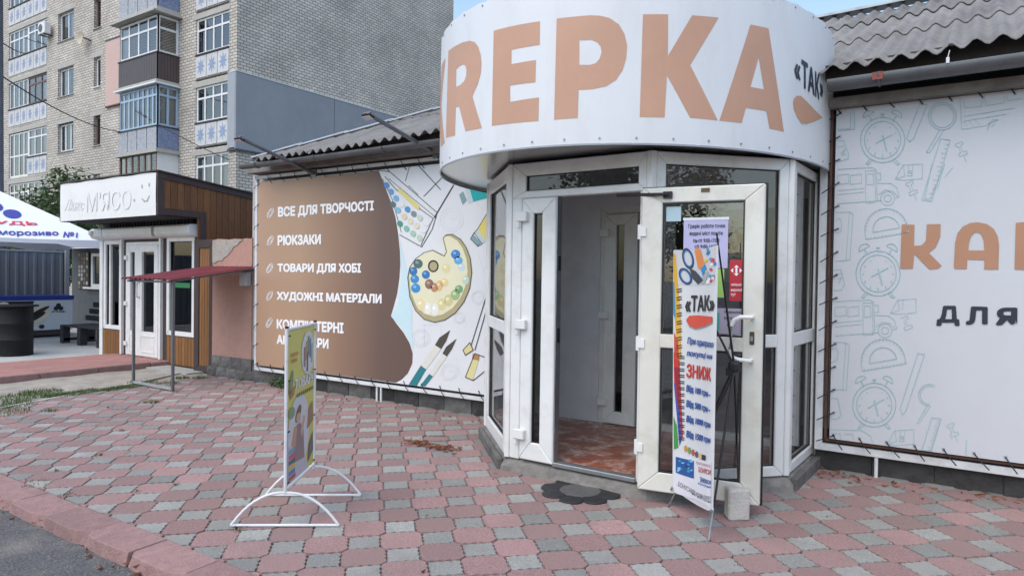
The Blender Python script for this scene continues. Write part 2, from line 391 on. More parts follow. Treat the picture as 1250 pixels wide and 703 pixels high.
MISSING = []
SUNK = lambda x, y: -.011*math.exp(-((x+4.2)**2+(y-5.05)**2)/.18)
for sc, kind, x, y in cells:
    loop = PLP if kind == 'p' else GL
    z = random.uniform(-.003, .003)+.006*math.sin(x*.9+1)*math.sin(y*1.3)+SUNK(x, y); rz = random.uniform(-.012, .012)
    tx, ty = random.uniform(-.008, .008)-SUNK(x, y)*random.uniform(-5, 5), random.uniform(-.008, .008)-SUNK(x, y)*random.uniform(-5, 5)
    if any((x-a)**2+(y-b)**2 < .012 for a, b in MISSING): continue
    bad = y < 2.225+.155
    if bad or sc == 0 or cnt[kind] >= 300:
        lp = loop
        if bad:
            lp = clip_half(loop, 0, 1, 2.228-y)
            if len(lp) < 3: continue
        vs, fs = paver_geo(lp)
        if bad and sc > 0 and cnt[kind] < 300:
            me = pmesh('paver', lp, PINK if kind == 'p' else GREYP); o = link_mesh('paver' if kind == 'p' else 'small_paver', me, None, pavement, (x, y, z)); cnt[kind] += 1; continue
        rest.add([(x+a, y+b, z+c+a*tx+b*ty) for a, b, c in vs], fs); r = random.random(); rnds += [r]*len(fs); rmi += [0 if kind == 'p' else 1]*len(fs)
    else:
        o = link_mesh('paver' if kind == 'p' else 'small_paver', ME_P if kind == 'p' else ME_G, None, pavement, (x, y, z)); o.rotation_euler = (tx, ty, rz); cnt[kind] += 1
ro = rest.build('far_pavers', PINK, pavement); ro.data.materials.append(GREYP); ro['kind'] = 'stuff'
at = ro.data.attributes.new('rnd', 'FLOAT', 'FACE')
for p, r, mi in zip(ro.data.polygons, rnds, rmi): p.material_index = mi; at.data[p.index].value = r
# kerb of pink slabs
KERB = mat('kerb_concrete', (.275, .168, .158), .93, var=.2, scale=14, bump=.8, bscale=70, obj_rand=.12, dirt=(.16, .115, .105), dscale=1.6, damt=.7)
mb = MB(); mb.box(-12, 1.99, -.16, 6, 2.2, -.075); kerb = struct(mb.build('kerb', JOINT))
xk = -11.85
k = 0
while xk < 6:
    L = .497; rr = random.Random(k)
    # top outline with a broken front corner on most slabs
    ch = rr.uniform(.02, .11) if rr.random() < .7 else .004; c2 = rr.uniform(.02, .06) if rr.random() < .45 else .004
    jg = lambda: rr.uniform(-.006, .006)
    lp = [(0, .225), (L, .225), (L, ch*.55+.01), (L-ch*.5, ch*.3+.012), (L-ch, .012+jg()*.3), (L*.66, jg()*.5), (L*.4, jg()*.4), (c2, .008), (c2*.4, c2*.4+.01), (0, c2*.7+.01)]
    lp = lp[::-1]; n = len(lp); mb = MB()
    top = [(xk+.004+a*.985, 1.995+b, .002 if b > .1 else -.004) for a, b in lp]; ctr = Vector((xk+L/2, 2.11, 0))
    mid = [(a+(ctr.x-a)*-.008, b+(-.005 if b < 2.1 else 0), c-.006) for a, b, c in top]; low = [(xk+.004+a*.985, (1.975 if b < .12 else 1.995+b), -.12) for a, b in lp]
    mb.add(top+mid+low, [tuple(range(n))]+[(i, i+n, (i+1) % n+n, (i+1) % n) for i in range(n)]+[(i+n, i+2*n, (i+1) % n+2*n, (i+1) % n+n) for i in range(n)])
    o = mb.build('kerb_stone', KERB, kerb); o.rotation_euler = (rr.uniform(-.003, .003), 0, 0)
    xk += .5; k += 1
# bare strip, path to the kiosk, concrete pad
DIRT = mat('bare_soil', (.33, .30, .26), 1, var=.3, scale=5, bump=.9, bscale=60, dirt=(.2, .18, .14), dscale=1.2, damt=.7)
mb = MB(); N = 40
for i in range(N+1):
    for j in range(9):
        y = 1.6+i*(6.4-1.6)/N; x0 = pave_left(max(y, 2.2))+.04; x = x0+(-11.15-x0)*j/8
        mb.v.append(Vector((x, y, -.012+.012*math.sin(x*7+y*3)*math.sin(y*5)-.004*random.random())))
for i in range(N):
    for j in range(8): a = i*9+j; mb.f.append((a, a+9, a+10, a+1))
struct(mb.build('dirt_strip', DIRT, smooth=True))
mb = MB(); mb.box(-24, -1, -.07, -12.86, 12, .0); struct(mb.build('concrete_pad', mat('pad_concrete', (.40, .41, .40), .9, var=.15, scale=1.2, bump=.4, bscale=60, dirt=(.3, .3, .29), dscale=.8, damt=.6)))
PATHM = mat('path_slabs', (.33, .165, .145), .92, var=.14, scale=5, bump=.5, bscale=90, obj_rand=.08, dirt=(.30, .19, .16), dscale=1.5, damt=.5)
mb = MB(); mb.box(-12.85, -1, -.07, -11.16, 6.9, .052); path = struct(mb.build('path', JOINT))
me_t = None
for i in range(5):
    for j in range(18):
        x, y = -12.84+i*.335, 6.9-(j+1)*.335
        if me_t is None:
            b_ = MB(); b_.box(.004, .004, 0, .331, .331, .022); me_t = b_.mesh('slab', bevel=.004)
        link_mesh('slab', me_t, PATHM, path, (x, y, .05+random.uniform(-.002, .002)))
for j in range(10):
    b_ = MB(); y1 = 6.9-j*.8; b_.box(-11.165, y1-.79, -.07, -11.085, y1, .077+random.uniform(-.004, .004)); b_.build('edging_stone', KERB, path, bevel=.01)
mb = MB(); mb.box(-11.05, 6.0, -.05, -9.9, 6.36, .012); struct(mb.build('concrete_slab', mat('slab_concrete', (.36, .36, .34), .95, var=.15, bump=.4)))
mb = MB(); mb.bar((-9.62, 5.0, -.02), (-9.0, 3.2, -.02), .05, .06); mb.bar((-9.62, 5.0, -.02), (-10.1, 6.0, -.02), .05, .06); struct(mb.build('border_strip', mat('pale_concrete', (.42, .41, .38), .95, var=.2, bump=.4)))
# grass and weeds
GRASS = mat('grass_blades', (.075, .12, .035), .8, var=.35, scale=9)
def blades(name, spots, hgt, label):
    mb = MB()
    for (x, y, r, n) in spots:
        for _ in range(n):
            a = random.uniform(0, 6.28); q = r*math.sqrt(random.random()); px, py = x+q*math.cos(a), y+q*math.sin(a); h = hgt*random.uniform(.4, 1.1); t = random.uniform(0, 6.28); b = random.uniform(.1, .7)*h; wd = random.uniform(.002, .005)
            dx, dy = math.cos(t), math.sin(t); z0 = -.02
            mb.add([(px-dy*wd, py+dx*wd, z0), (px+dy*wd, py-dx*wd, z0), (px+dx*b*.4+dy*wd*.7, py+dy*b*.4-dx*wd*.7, z0+h*.6), (px+dx*b*.4-dy*wd*.7, py+dy*b*.4+dx*wd*.7, z0+h*.6), (px+dx*b, py+dy*b, z0+h)], [(0, 1, 2, 3), (3, 2, 4)])
    return tag(mb.build(name, GRASS), label, 'grass', kind='stuff')
sp = []
for t in range(26):
    u = t/25; p = G(62+100*u, 484-12*u); sp.append((p.x+random.uniform(-.08, .08), p.y+random.uniform(-.1, .1), .12, 170))
for (px, py, r, n) in [(10, 494, .3, 700), (30, 484, .3, 600), (50, 478, .25, 500), (12, 500, .2, 300), (5, 505, .25, 400), (62, 502, .08, 120), (185, 491, .09, 130), (205, 468, .15, 160), (222, 461, .1, 120), (245, 461, .12, 160), (175, 466, .2, 160), (300, 463, .15, 120), (325, 465, .1, 60)]:
    p = G(px, py); sp.append((p.x, p.y, r, n))
blades('grass', sp, .055, 'low green grass edging the bare soil left of the pink paving')
sp = []
for (px, py, r, n) in [(45, 590, .1, 110), (82, 604, .05, 60), (216, 592, .025, 40), (292, 645, .05, 70), (167, 600, .03, 25), (590, 640, .02, 6), (1012, 630, .02, 12), (300, 610, .02, 15), (70, 575, .03, 40), (148, 525, .03, 25), (470, 520, .02, 10), (640, 690, .015, 8), (240, 560, .02, 14), (400, 560, .015, 10), (900, 690, .015, 8), (1100, 640, .015, 8), (520, 590, .012, 6), (330, 520, .02, 12), (120, 555, .03, 26), (200, 540, .02, 12)]:
    p = G(px, py); sp.append((p.x, p.y, r, n))
blades('weed', sp, .04, 'small weeds growing in the joints of the pink and grey pavers')
# dry leaves and crumbs
LEAF = mat('dry_leaf', (.16, .055, .025), .85, var=.5, scale=20)
mb = MB()
def leafbit(x, y, r, z=.004):
    a = random.uniform(0, 6.28); c, s = math.cos(a), math.sin(a); t = random.uniform(.002, .02)
    pts = [(-r, 0, t), (-.3*r, .45*r, .002), (r, 0, t), (-.3*r, -.45*r, .002)]
    mb.add([(x+u*c-v*s, y+u*s+v*c, z+w_) for u, v, w_ in pts], [(0, 2, 1), (0, 3, 2)])
for (cx, cy, sx, sy, n, r) in [(G(513, 541).x, G(513, 541).y, .07, .05, 70, .03), (G(540, 547).x, G(540, 547).y, .09, .04, 70, .03), (-.6, 6.0, .35, .06, 26, .03), (.35, 6.05, .3, .06, 40, .04), (-1.0, 6.0, .1, .1, 14, .03), (-3.5, 1.95, .3, .05, 14, .03), (-5, 1.9, 1.2, .06, 26, .025), (-2.4, 4.0, 1.6, .9, 22, .022), (-8.5, 5, .6, 1, 22, .03), (-6, 5.95, 1.8, .12, 34, .03)]:
    for _ in range(n): leafbit(random.gauss(cx, sx), random.gauss(cy, sy), r*random.uniform(.5, 1.1), .0 if (cx, cy) != (-3.5, 1.95) else -.07)
tag(mb.build('fallen_leaves', LEAF), 'dry reddish brown leaves scattered on the pavers and along the wall foot', 'leaves', kind='stuff')

mb = MB(); rr = random.Random(44)
for _ in range(900):
    x, y = rr.uniform(-7, -2), 1.97-abs(rr.gauss(0, .16)); r = rr.uniform(.002, .008); a = rr.uniform(0, 6.28); z = -.075
    q = [Vector((x+r*math.cos(a+k*2.09)*rr.uniform(.7, 1.2), y+r*math.sin(a+k*2.09), z)) for k in range(3)]; mb.add(q+[Vector((x, y, z+r*.9))], [(0, 1, 3), (1, 2, 3), (2, 0, 3)])
tag(mb.build('grit', mat('grit_stone', (.22, .2, .18), .95, var=.5, scale=60)), 'loose grit lying on the asphalt along the kerb', 'gravel', kind='stuff')
# ================================================================== SHOP BUILDING
PLASTER = mat('grey_plaster', (.42, .42, .42), .95, var=.15, scale=3, bump=.4, bscale=40, dirt=(.3, .28, .26), dscale=1.4, damt=.6)
shop = thing('shop_building', (-2, WALL_Y, 0), 'single storey shop with wavy grey slate roof behind the big banners', 'building')
pw, _ = Pl((-8.72, WALL_Y), (5.5, WALL_Y))
mb = MB(); holes_wall(mb, pw, 0, -.05, 14.22, 2.98, [(5.70, .10, 7.42, 2.2)], .16)
mb.add([(-8.72, 6.28, -.05), (-8.72, 13.2, -.05), (-8.72, 13.2, 2.98), (-8.72, 6.28, 2.98)], [(0, 1, 2, 3)][::-1]); mb.add([(5.5, 6.28, -.05), (5.5, 13.2, -.05), (5.5, 13.2, 2.98), (5.5, 6.28, 2.98), ], [(0, 1, 2, 3)])
mb.add([(-8.72, 13.2, -.05), (5.5, 13.2, -.05), (5.5, 13.2, 2.98), (-8.72, 13.2, 2.98)], [(0, 1, 2, 3)])
mb.build('wall', PLASTER, shop)
mb = MB(); mb.add([(-4.5, 6.45, .09), (0, 6.45, .09), (0, 9.5, .09), (-4.5, 9.5, .09), (-4.5, 6.45, 2.6), (0, 6.45, 2.6), (0, 9.5, 2.6), (-4.5, 9.5, 2.6)], [(0, 1, 2, 3), (7, 6, 5, 4), (3, 2, 6, 7), (0, 3, 7, 4), (2, 1, 5, 6)]); mb.build('interior', mat('shop_inside', (.16, .155, .15), .9), shop)
mb = MB(); mb.box(-8.5, 6.0, 2.93, 5.5, 6.28, 3.0); mb.build('eaves_board', mat('old_soffit_board', (.24, .225, .205), .9, var=.25, scale=6, dirt=(.12, .1, .09), dscale=4, damt=.7), shop)
mb = MB(); mb.bar((-7.9, 5.9, 3.03), (5.5, 5.9, 3.30), .03, .12); mb.build('fascia', mat('dark_fascia', (.06, .05, .045), .9, var=.3), shop)
# corrugated slate sheets
SLATE = mat('slate', (.20, .192, .183), .95, var=.28, scale=4, bump=.6, bscale=35, obj_rand=.16, dirt=(.10, .096, .09), dscale=2.2, damt=.75, stretch=(1, .5, .5))
EX, EY, EZ, RY, SL = -7.98, 5.72, 3.03, 9.5, .44
RISE = lambda x: .02*(x+8)
PIT, AMP = .15, .026
def slate(col, row, mirror=False):
    x0 = EX-.05+col*1.12; y0 = EY+row*1.28; y1 = min(y0+1.42, RY); bm = bmesh.new(); nx, ny = 48, 4; W = 1.15
    g = [[None]*(ny+1) for _ in range(nx+1)]
    rr = random.Random(col*31+row); sag = rr.uniform(-.006, .006); wob = rr.uniform(0, 6)
    for i in range(nx+1):
        for j in range(ny+1):
            x = x0+W*i/nx; y = y0+(y1-y0)*j/ny+(.012*math.sin(x*9+wob) if j == 0 else 0)
            z = EZ+RISE(x)+(y-EY)*SL+AMP*math.cos(2*math.pi*(x-EX)/PIT)+.012*(col % 2)*.5+(.014 if j == 0 and row else 0)+.006*row+sag*(1-j/ny)+.008*math.sin(x*1.3)
            g[i][j] = bm.verts.new((x, y, z))
    for i in range(nx):
        for j in range(ny): bm.faces.new((g[i][j], g[i+1][j], g[i+1][j+1], g[i][j+1]))
    if x0 < EX+(y1-EY)+.1: bmesh.ops.bisect_plane(bm, geom=bm.verts[:]+bm.edges[:]+bm.faces[:], plane_co=(EX, EY, 0), plane_no=(-1, 1, 0), clear_outer=True)
    if not bm.faces: bm.free(); return
    r = bmesh.ops.extrude_face_region(bm, geom=bm.faces[:]); bmesh.ops.translate(bm, verts=[e for e in r['geom'] if isinstance(e, bmesh.types.BMVert)], vec=(0, 0, -.009))
    bmesh.ops.recalc_face_normals(bm, faces=bm.faces); me = bpy.data.meshes.new('slate_sheet'); off = wl(shop)
    for v in bm.verts: v.co -= off
    bm.to_mesh(me); bm.free()
    for p in me.polygons: p.use_smooth = True
    me.set_sharp_from_angle(angle=math.radians(50)); link_mesh('slate_sheet', me, SLATE, shop)
for c in range(13):
    for r in range(3): slate(c, r)
# the hipped end and the back slope (plain sheets)
mb = MB(); RX = EX+RY-EY; RZ = EZ+(RY-EY)*SL; BY = RY+(RY-EY)
mb.add([(EX, EY, EZ), (RX, RY, RZ), (EX, BY, EZ)], [(0, 1, 2)]); mb.add([(EX, BY, EZ), (RX, RY, RZ), (6.6, RY, RZ+.28), (6.6, BY, EZ)], [(0, 1, 2, 3)]); mb.build('rear_roof', SLATE, shop)
mb = MB()
for k in range(9):
    a = Vector((EX, EY, EZ+.035)); b = Vector((RX, RY, RZ+.12)); p = a.lerp(b, k/9); q = a.lerp(b, (k+1)/9+.01); mb.bar(p+Vector((-.03, .03, .0)), q+Vector((-.03, .03, .012)), .17, .018)
mb.build('hip_flashing', mat('pale_flashing', (.55, .57, .6), .5, .3, var=.12), shop)
mb = MB(); mb.bar((RX-.1, RY, RZ+.12), (6.6, RY, RZ+.34), .2, .03); mb.build('ridge_cap', STEEL, shop)
# gutter: half pipe with brackets, joints and end cap
GUT = mat('gutter_zinc', (.15, .158, .168), .45, .55, var=.22, scale=5, dirt=(.14, .12, .1), dscale=3, damt=.55)
def gutter(x0, x1, z, y=5.80, r=.068):
    mb = MB(); n = 12; segs = [x0+(x1-x0)*i/24 for i in range(25)]; k = len(mb.v)
    for i, x in enumerate(segs):
        dz = .006*math.sin(x*1.1)
        for rr_ in (r, r-.005):
            mb.v += [Vector((x, y+rr_*math.cos(math.pi*(.95+1.1*j/n)), z+dz+rr_*math.sin(math.pi*(.95+1.1*j/n)))) for j in range(n+1)]
    st = 2*(n+1)
    for i in range(24):
        for s0 in (0, n+1):
            for j in range(n):
                a = i*st+s0+j; q = (a, a+1, a+st+1, a+st); mb.f.append(q[::-1] if s0 == 0 else q)
    g = mb.build('gutter', GUT, shop, smooth=True)
    x = x0+.35
    while x < x1:
        m2 = MB(); m2.tube([(x, y+.09, z+.06)]+[(x, y+(r+.006)*math.cos(a), z+(r+.006)*math.sin(a)) for a in [math.pi*(.95+1.1*t/10) for t in range(11)]][::-1], .009, 6); m2.build('bracket', GUT, g); x += 1.15
    return g
gutter(-8.3, -4.25, 3.0, r=.052); gutter(-.97, 5.6, 3.075, r=.07)
mb = MB(); mb.box(-.66, 5.722, 3.03, -.59, 5.73, 3.085); mb.build('paint_patch', mat('red_paint_mark', (.20, .045, .035), .6), shop)
mb = MB(); mb.box(-.2, 5.723, 3.08, -.18, 5.727, 3.12); mb.tube([(-.19, 5.725, 3.12), (-.18, 5.735, 3.17)], .003, 5); mb.build('hanger_clip', WHITEMETAL, shop)
# plinth blocks
PLB = mat('plinth_dark', (.052, .05, .05), .9, var=.35, scale=9, bump=1, bscale=30, obj_rand=.2, dirt=(.10, .095, .09), dscale=3, damt=.5)
PLG = mat('plinth_grey', (.13, .125, .12), .95, var=.3, scale=9, bump=1, bscale=30, obj_rand=.25, dirt=(.2, .19, .17), dscale=3, damt=.6)
def rough_block(L, H, D, seed):
    r = random.Random(seed); bm = bmesh.new(); nx, nz = 4, 3; g = []
    for i in range(nx+1):
        for k in range(nz+1):
            e = i in (0, nx) or k in (0, nz); g.append(bm.verts.new((L*i/nx, 0 if e else -r.uniform(.008, .026), H*k/nz)))
    for i in range(nx):
        for k in range(nz): a = i*(nz+1)+k; bm.faces.new((g[a], g[a+nz+1], g[a+nz+2], g[a+1]))
    b = [bm.verts.new(p) for p in ((0, D, 0), (L, D, 0), (L, D, H), (0, D, H))]; lt, rb, rtp, ltp = g[0], g[nx*(nz+1)], g[nx*(nz+1)+nz], g[nz]
    bm.faces.new([g[i*(nz+1)+nz] for i in range(nx+1)]+[b[2], b[3]]); bm.faces.new([g[k] for k in range(nz+1)]+[b[3], b[0]]); bm.faces.new([g[nx*(nz+1)+k] for k in range(nz, -1, -1)]+[b[1], b[2]])
    me = bpy.data.meshes.new('block'); bm.to_mesh(me); bm.free(); return me
blk = [rough_block(.385, .26, .06, s) for s in range(4)]
x = -8.62; i = 0
while x < -4.1:
    o = link_mesh('plinth_block', blk[i % 4], PLB if x > -7.9 else PLG, shop, (x, 6.225+random.uniform(-.004, .004), -.02)); x += .395; i += 1
blk2 = [rough_block(.42, .34, .06, s+9) for s in range(4)]
x = -1.08; i = 0
while x < 5:
    me = blk2[i % 4]; o = link_mesh('plinth_block', me, PLB, shop, (x, 6.225, -.02)); x += .43; i += 1

# ================================================================== ADVERTISING BANNERS
NAVY = mat('print_navy', rgb(38, 44, 58), .5, var=.03); OUT = mat('print_outline', rgb(52, 56, 62), .5, var=.03)
TAN = mat('print_tan', (.43, .225, .135), .5, var=.06, scale=2)
def flat(name, r, g, b): return mat('print_'+name, rgb(r, g, b), .5, var=.04)
VINYL = mat('banner_vinyl', (.72, .73, .745), .40, var=.03, scale=1.5, bump=.6, bscale=1.8)
PRW = flat('white', 238, 238, 238)
def on(Y, zf=None): return (lambda x, y: PY(*(zf(x, y) if zf else (x, y)), Y))
def lacing(x0, x1, z0, z1, Yc, Yf, gap, m, parent, sides='tblr', ex=.0):
    """black cords from eyelets in the canvas rim to the tube around it, each a piece of its own"""
    ey = MB(); cords = {}
    def tie(p, q, key):
        p, q = Vector(p), Vector(q)
        if key not in cords:
            b_ = MB(); e = q-p; b_.tube([(0, 0, 0), (e.x/2, Yf-.03-Yc, e.z/2), e], .0045, 5); cords[key] = b_.mesh('lacing_cord')
        link_mesh('lacing_cord', cords[key], m, parent, p); ey.obox((p.x-.009, Yc-.004, p.z-.009), (.018, 0, 0), (0, .003, 0), (0, 0, .018))
    n = int((x1-x0)/gap)
    for i in range(n+1):
        x = x0+.03+(x1-x0-.06)*i/n; v_ = i % 3
        if 't' in sides: tie((x, Yc-.003, z1-.03), (x-.07-.012*v_, Yf-.02, z1+.085), ('t', v_))
        if 'b' in sides: tie((x, Yc-.003, z0+.03), (x+.07+.012*v_, Yf-.02, z0-.075), ('b', v_))
    n = int((z1-z0)/gap)
    for i in range(n+1):
        z = z0+.03+(z1-z0-.06)*i/n; v_ = i % 3
        if 'l' in sides: tie((x0+.03, Yc-.003, z), (x0-.065-ex, Yf-.02, z-.06-.012*v_), ('l', v_))
    ey.build('eyelets', STEEL, parent)['kind'] = 'stuff'
def canvas_sheet(x0, x1, z0, z1, Y, m, parent, label=None):
    mb = MB(); nx, nz = 24, 12
    for i in range(nx+1):
        for k in range(nz+1):
            u, v = i/nx, k/nz; e = min(u, 1-u, v, 1-v)
            mb.v.append(Vector((x0+(x1-x0)*u, Y, z0+(z1-z0)*v)))
    for i in range(nx):
        for k in range(nz): a = i*(nz+1)+k; mb.f.append((a, a+nz+1, a+nz+2, a+1))
    return mb.build('canvas', m, parent)
YB = 6.10
lb = thing('advertising_banner', (-6.3, 6.13, 0), 'wide banner with brown text panel and paint palette print left of the porch', 'banner')
X0, X1, ZB0, ZB1 = -8.36, -4.18, .262, 2.815
canvas_sheet(X0, X1, ZB0, ZB1, YB, VINYL, lb)
def tubeframe(x0, x1, z0, z1, Y, w_, m, parent, legs):
    pf, _ = Pl((0, Y), (1, Y)); mb = MB(); frame(mb, pf, x0, z0, x1, z1, w_, -.02, .02); mb.build('frame', m, parent, bevel=.004)
    for x in legs:
        mb = MB(); mb.tube([(x, Y, z0+.005), (x, Y, -.02)], .014, 8); mb.build('leg', m, parent)
tubeframe(-8.43, -4.1, .185, 2.905, 6.13, .045, WHITEMETAL, lb, (-7.75, -6.05, -5.98))
mb = MB(); mb.box(-8.36, 6.15, .262, -4.2, 6.165, 2.83); mb.build('backing_board', mat('dark_backing', (.03, .028, .027), .9), lb)
lacing(X0, X1, ZB0, ZB1, YB, 6.11, .27, CORD, lb, ex=.0)
# brown panel (print) with its own gradient
zf = Z(290, 120, 1.848); mpb = on(YB-.002, zf)
br = [(46, 190), (318, 163), (332, 198), (345, 232), (356, 268), (362, 305), (366, 345), (367, 375), (365, 405), (360, 440), (352, 470), (346, 490), (358, 508), (374, 528), (388, 552), (395, 575), (394, 598), (384, 620), (370, 634), (357, 641), (41, 601)]
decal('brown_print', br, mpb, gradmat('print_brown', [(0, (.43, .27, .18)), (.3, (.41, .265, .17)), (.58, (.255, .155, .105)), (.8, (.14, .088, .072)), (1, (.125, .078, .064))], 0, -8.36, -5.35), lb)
z1 = Z(300, 200, 5.856); z2 = Z(300, 320, 4.133)
def line(s, zf, bl, brp, tr, tl, m=PRW, par=lb, Y=YB-.004, bold=.06, **k): return text(s, quadmap(bl, brp, tr, tl, on(Y, zf)), m, par, bold, **k)
line('ВСЕ ДЛЯ ТВОРЧОСТІ', z1, (230, 395), (916, 347), (916, 262), (230, 308))
line('РЮКЗАКИ', z1, (228, 586), (538, 577), (538, 502), (228, 510))
line('ТОВАРИ ДЛЯ ХОБІ', z2, (160, 57), (582, 63), (582, 5), (160, 7))
line('ХУДОЖНІ МАТЕРІАЛИ', z2, (156, 198), (686, 218), (686, 160), (156, 148))
line("КОМП'ЮТЕРНІ", z2, (156, 336), (494, 361), (494, 304), (156, 286))
line('АКСЕСУАРИ', z2, (156, 412), (418, 438), (418, 386), (156, 364))
def clip_icon(zf, cx, cy, sc):
    rot = math.radians(-62); q = []
    for rx, ry in ((26, 11), (17, 6)): q += ribbon(ell(cx, cy, rx*sc, ry*sc, 20, rot), 3.2*sc, True)
    decals('paper_clip_print', q, on(YB-.004, zf), PRW, lb)
clip_icon(z1, 176, 352, 1.45); clip_icon(z1, 175, 549, 1.4); clip_icon(z2, 121, 30, 1.0); clip_icon(z2, 120, 170, 1.0); clip_icon(z2, 118, 305, 1.0)
# pale blue curl beside the brown panel
zp = Z(460, 190, 2.424)
decal('page_curl_print', [(64, 235), (80, 300), (96, 370), (104, 440), (104, 520), (108, 575), (96, 545), (76, 510), (42, 476), (62, 440), (72, 380), (72, 320)], on(YB-.0025, zp), flat('pale_blue', 196, 222, 228), lb)
# watercolour box
zw = Z(440, 180, 5.02); Yd = YB-.004
decals('paint_box_print', ribbon([(110, 140), (180, 150), (470, 400), (440, 500), (375, 610), (240, 535)], 4)+ribbon([(150, 180), (210, 250), (300, 330), (445, 435), (370, 600)], 4)+ribbon([(135, 195), (195, 320), (250, 520)], 3)+ribbon([(355, 112), (490, 258)], 5)+ribbon([(388, 300), (500, 185)], 4)+ribbon([(452, 430), (570, 232)], 7)+ribbon([(300, 120), (275, 205)], 3)+ribbon([(170, 190), (330, 320), (465, 432)], 3)+ribbon([(295, 235), (352, 290)], 3), on(Yd, zw), OUT, lb)
pc = [(60, 120, 190), (70, 140, 200), (90, 160, 215), (225, 228, 230), (50, 130, 190), (110, 120, 125), (190, 205, 195), (230, 232, 232), (60, 90, 90), (110, 180, 205), (215, 200, 160), (222, 212, 180), (225, 215, 180), (232, 232, 235), (40, 130, 110), (110, 180, 150), (150, 195, 165), (180, 205, 175)]
ctr = [(160, 233), (187, 272), (218, 312), (253, 347), (288, 380), (326, 408), (364, 432), (404, 462), (200, 350), (230, 385), (268, 424), (305, 452), (343, 480), (385, 506), (242, 468), (282, 498), (322, 528), (362, 555)]
for c, (cx, cy) in zip(pc, ctr):
    decal('paint_pan_print', [ell(cx, cy, 17, 20, 10, -.5)], on(Yd-.001, zw), flat('pan_%d_%d_%d' % c, *[int(v*.8+40) for v in c]), lb)
decal('sponge_print', [(232, 252), (250, 255), (362, 360), (358, 385), (335, 372), (230, 270)], on(Yd-.001, zw), flat('sponge', 214, 205, 130), lb)
# palette
pal = [(92, 360), (98, 330), (115, 305), (140, 287), (165, 280), (185, 290), (198, 297), (205, 285), (200, 265), (195, 245), (205, 235), (222, 234), (245, 248), (262, 272), (274, 305), (278, 345), (272, 390), (255, 430), (230, 462), (200, 482), (170, 489), (140, 480), (115, 455), (98, 415)]
pc_ = [sum(p[i] for p in pal)/len(pal) for i in (0, 1)]
decal('palette_print', [[(pc_[0]+(x-pc_[0])*1.02+1, pc_[1]+(y-pc_[1])*1.02+1) for x, y in pal]], on(YB-.0035, zp), flat('palette_rim', 176, 165, 125), lb)
decal('palette_print', [[(pc_[0]+(x-pc_[0])*.93-3, pc_[1]+(y-pc_[1])*.93-3) for x, y in pal], ell(167, 327, 12, 14, 14)], on(YB-.0045, zp), flat('palette_face', 226, 222, 190), lb)
decals('palette_outline_print', ribbon([(pc_[0]+(x-pc_[0])*1.02+1, pc_[1]+(y-pc_[1])*1.02+1) for x, y in pal], 2, True)+ribbon(ell(167, 327, 14, 16, 16), 4, True), on(YB-.0055, zp), OUT, lb)
for (cx, cy, rx, ry, c) in [(122, 320, 14, 14, (50, 85, 85)), (108, 342, 12, 13, (20, 95, 160)), (112, 365, 13, 13, (30, 120, 190)), (115, 392, 14, 14, (25, 125, 200)), (145, 352, 12, 13, (20, 95, 170)), (155, 380, 13, 15, (125, 85, 65)), (170, 390, 11, 14, (180, 120, 80)), (185, 385, 10, 16, (225, 180, 110)), (200, 375, 12, 12, (232, 205, 140)), (205, 333, 12, 14, (228, 215, 150)), (130, 440, 12, 18, (235, 215, 160)), (152, 452, 11, 18, (240, 240, 225)), (172, 455, 11, 18, (240, 240, 230)), (192, 440, 12, 18, (225, 210, 140)), (212, 428, 13, 18, (210, 200, 130)), (232, 412, 14, 16, (150, 180, 110)), (243, 395, 12, 12, (95, 155, 90)), (233, 292, 14, 14, (30, 110, 190)), (241, 310, 13, 12, (80, 160, 215)), (250, 330, 11, 11, (195, 215, 225)), (263, 368, 10, 14, (190, 215, 190))]:
    decal('paint_blob_print', [ell(cx, cy, rx, ry, 12)], on(YB-.006, zp), flat('blob_%d_%d_%d' % c, *[int(v*.8+40) for v in c]), lb)
    decal('paint_blob_print', [ell(cx-3, cy-4, rx*.4, ry*.3, 8, .5)], on(YB-.007, zp), flat('shine_%d_%d_%d' % c, *[min(255, int(v*.6+110)) for v in c]), lb)
# paint tubes
zt = Z(520, 150, 6.394)
decal('teal_tube_print', [(340, 515), (520, 545), (540, 570), (370, 615)], on(Yd, zt), flat('teal', 0, 165, 165), lb)
decal('teal_tube_print', [(305, 510), (340, 515), (370, 615), (330, 632)], on(Yd, zt), flat('tube_grey', 190, 205, 208), lb)
decal('tube_cap_print', [(258, 560), (290, 535), (318, 605), (285, 640)], on(Yd, zt), flat('cap_grey', 130, 160, 165), lb)
decal('yellow_tube_print', [(800, 362), (800, 535), (770, 575), (718, 500)], on(Yd, zw), flat('tube_yellow', 222, 205, 110), lb)
decal('yellow_tube_print', [(718, 500), (770, 575), (745, 590), (695, 520)], on(Yd, zw), flat('tube_grey', 190, 205, 208), lb)
decal('tube_cap_print', [(690, 532), (738, 580), (718, 605), (674, 560)], on(Yd, zw), flat('cap_grey', 130, 160, 165), lb)
decals('tube_outline_print', ribbon([(800, 362), (718, 500), (690, 532), (674, 560), (718, 605), (745, 590)], 4)+ribbon([(695, 520), (745, 590)], 3), on(Yd-.001, zw), OUT, lb)
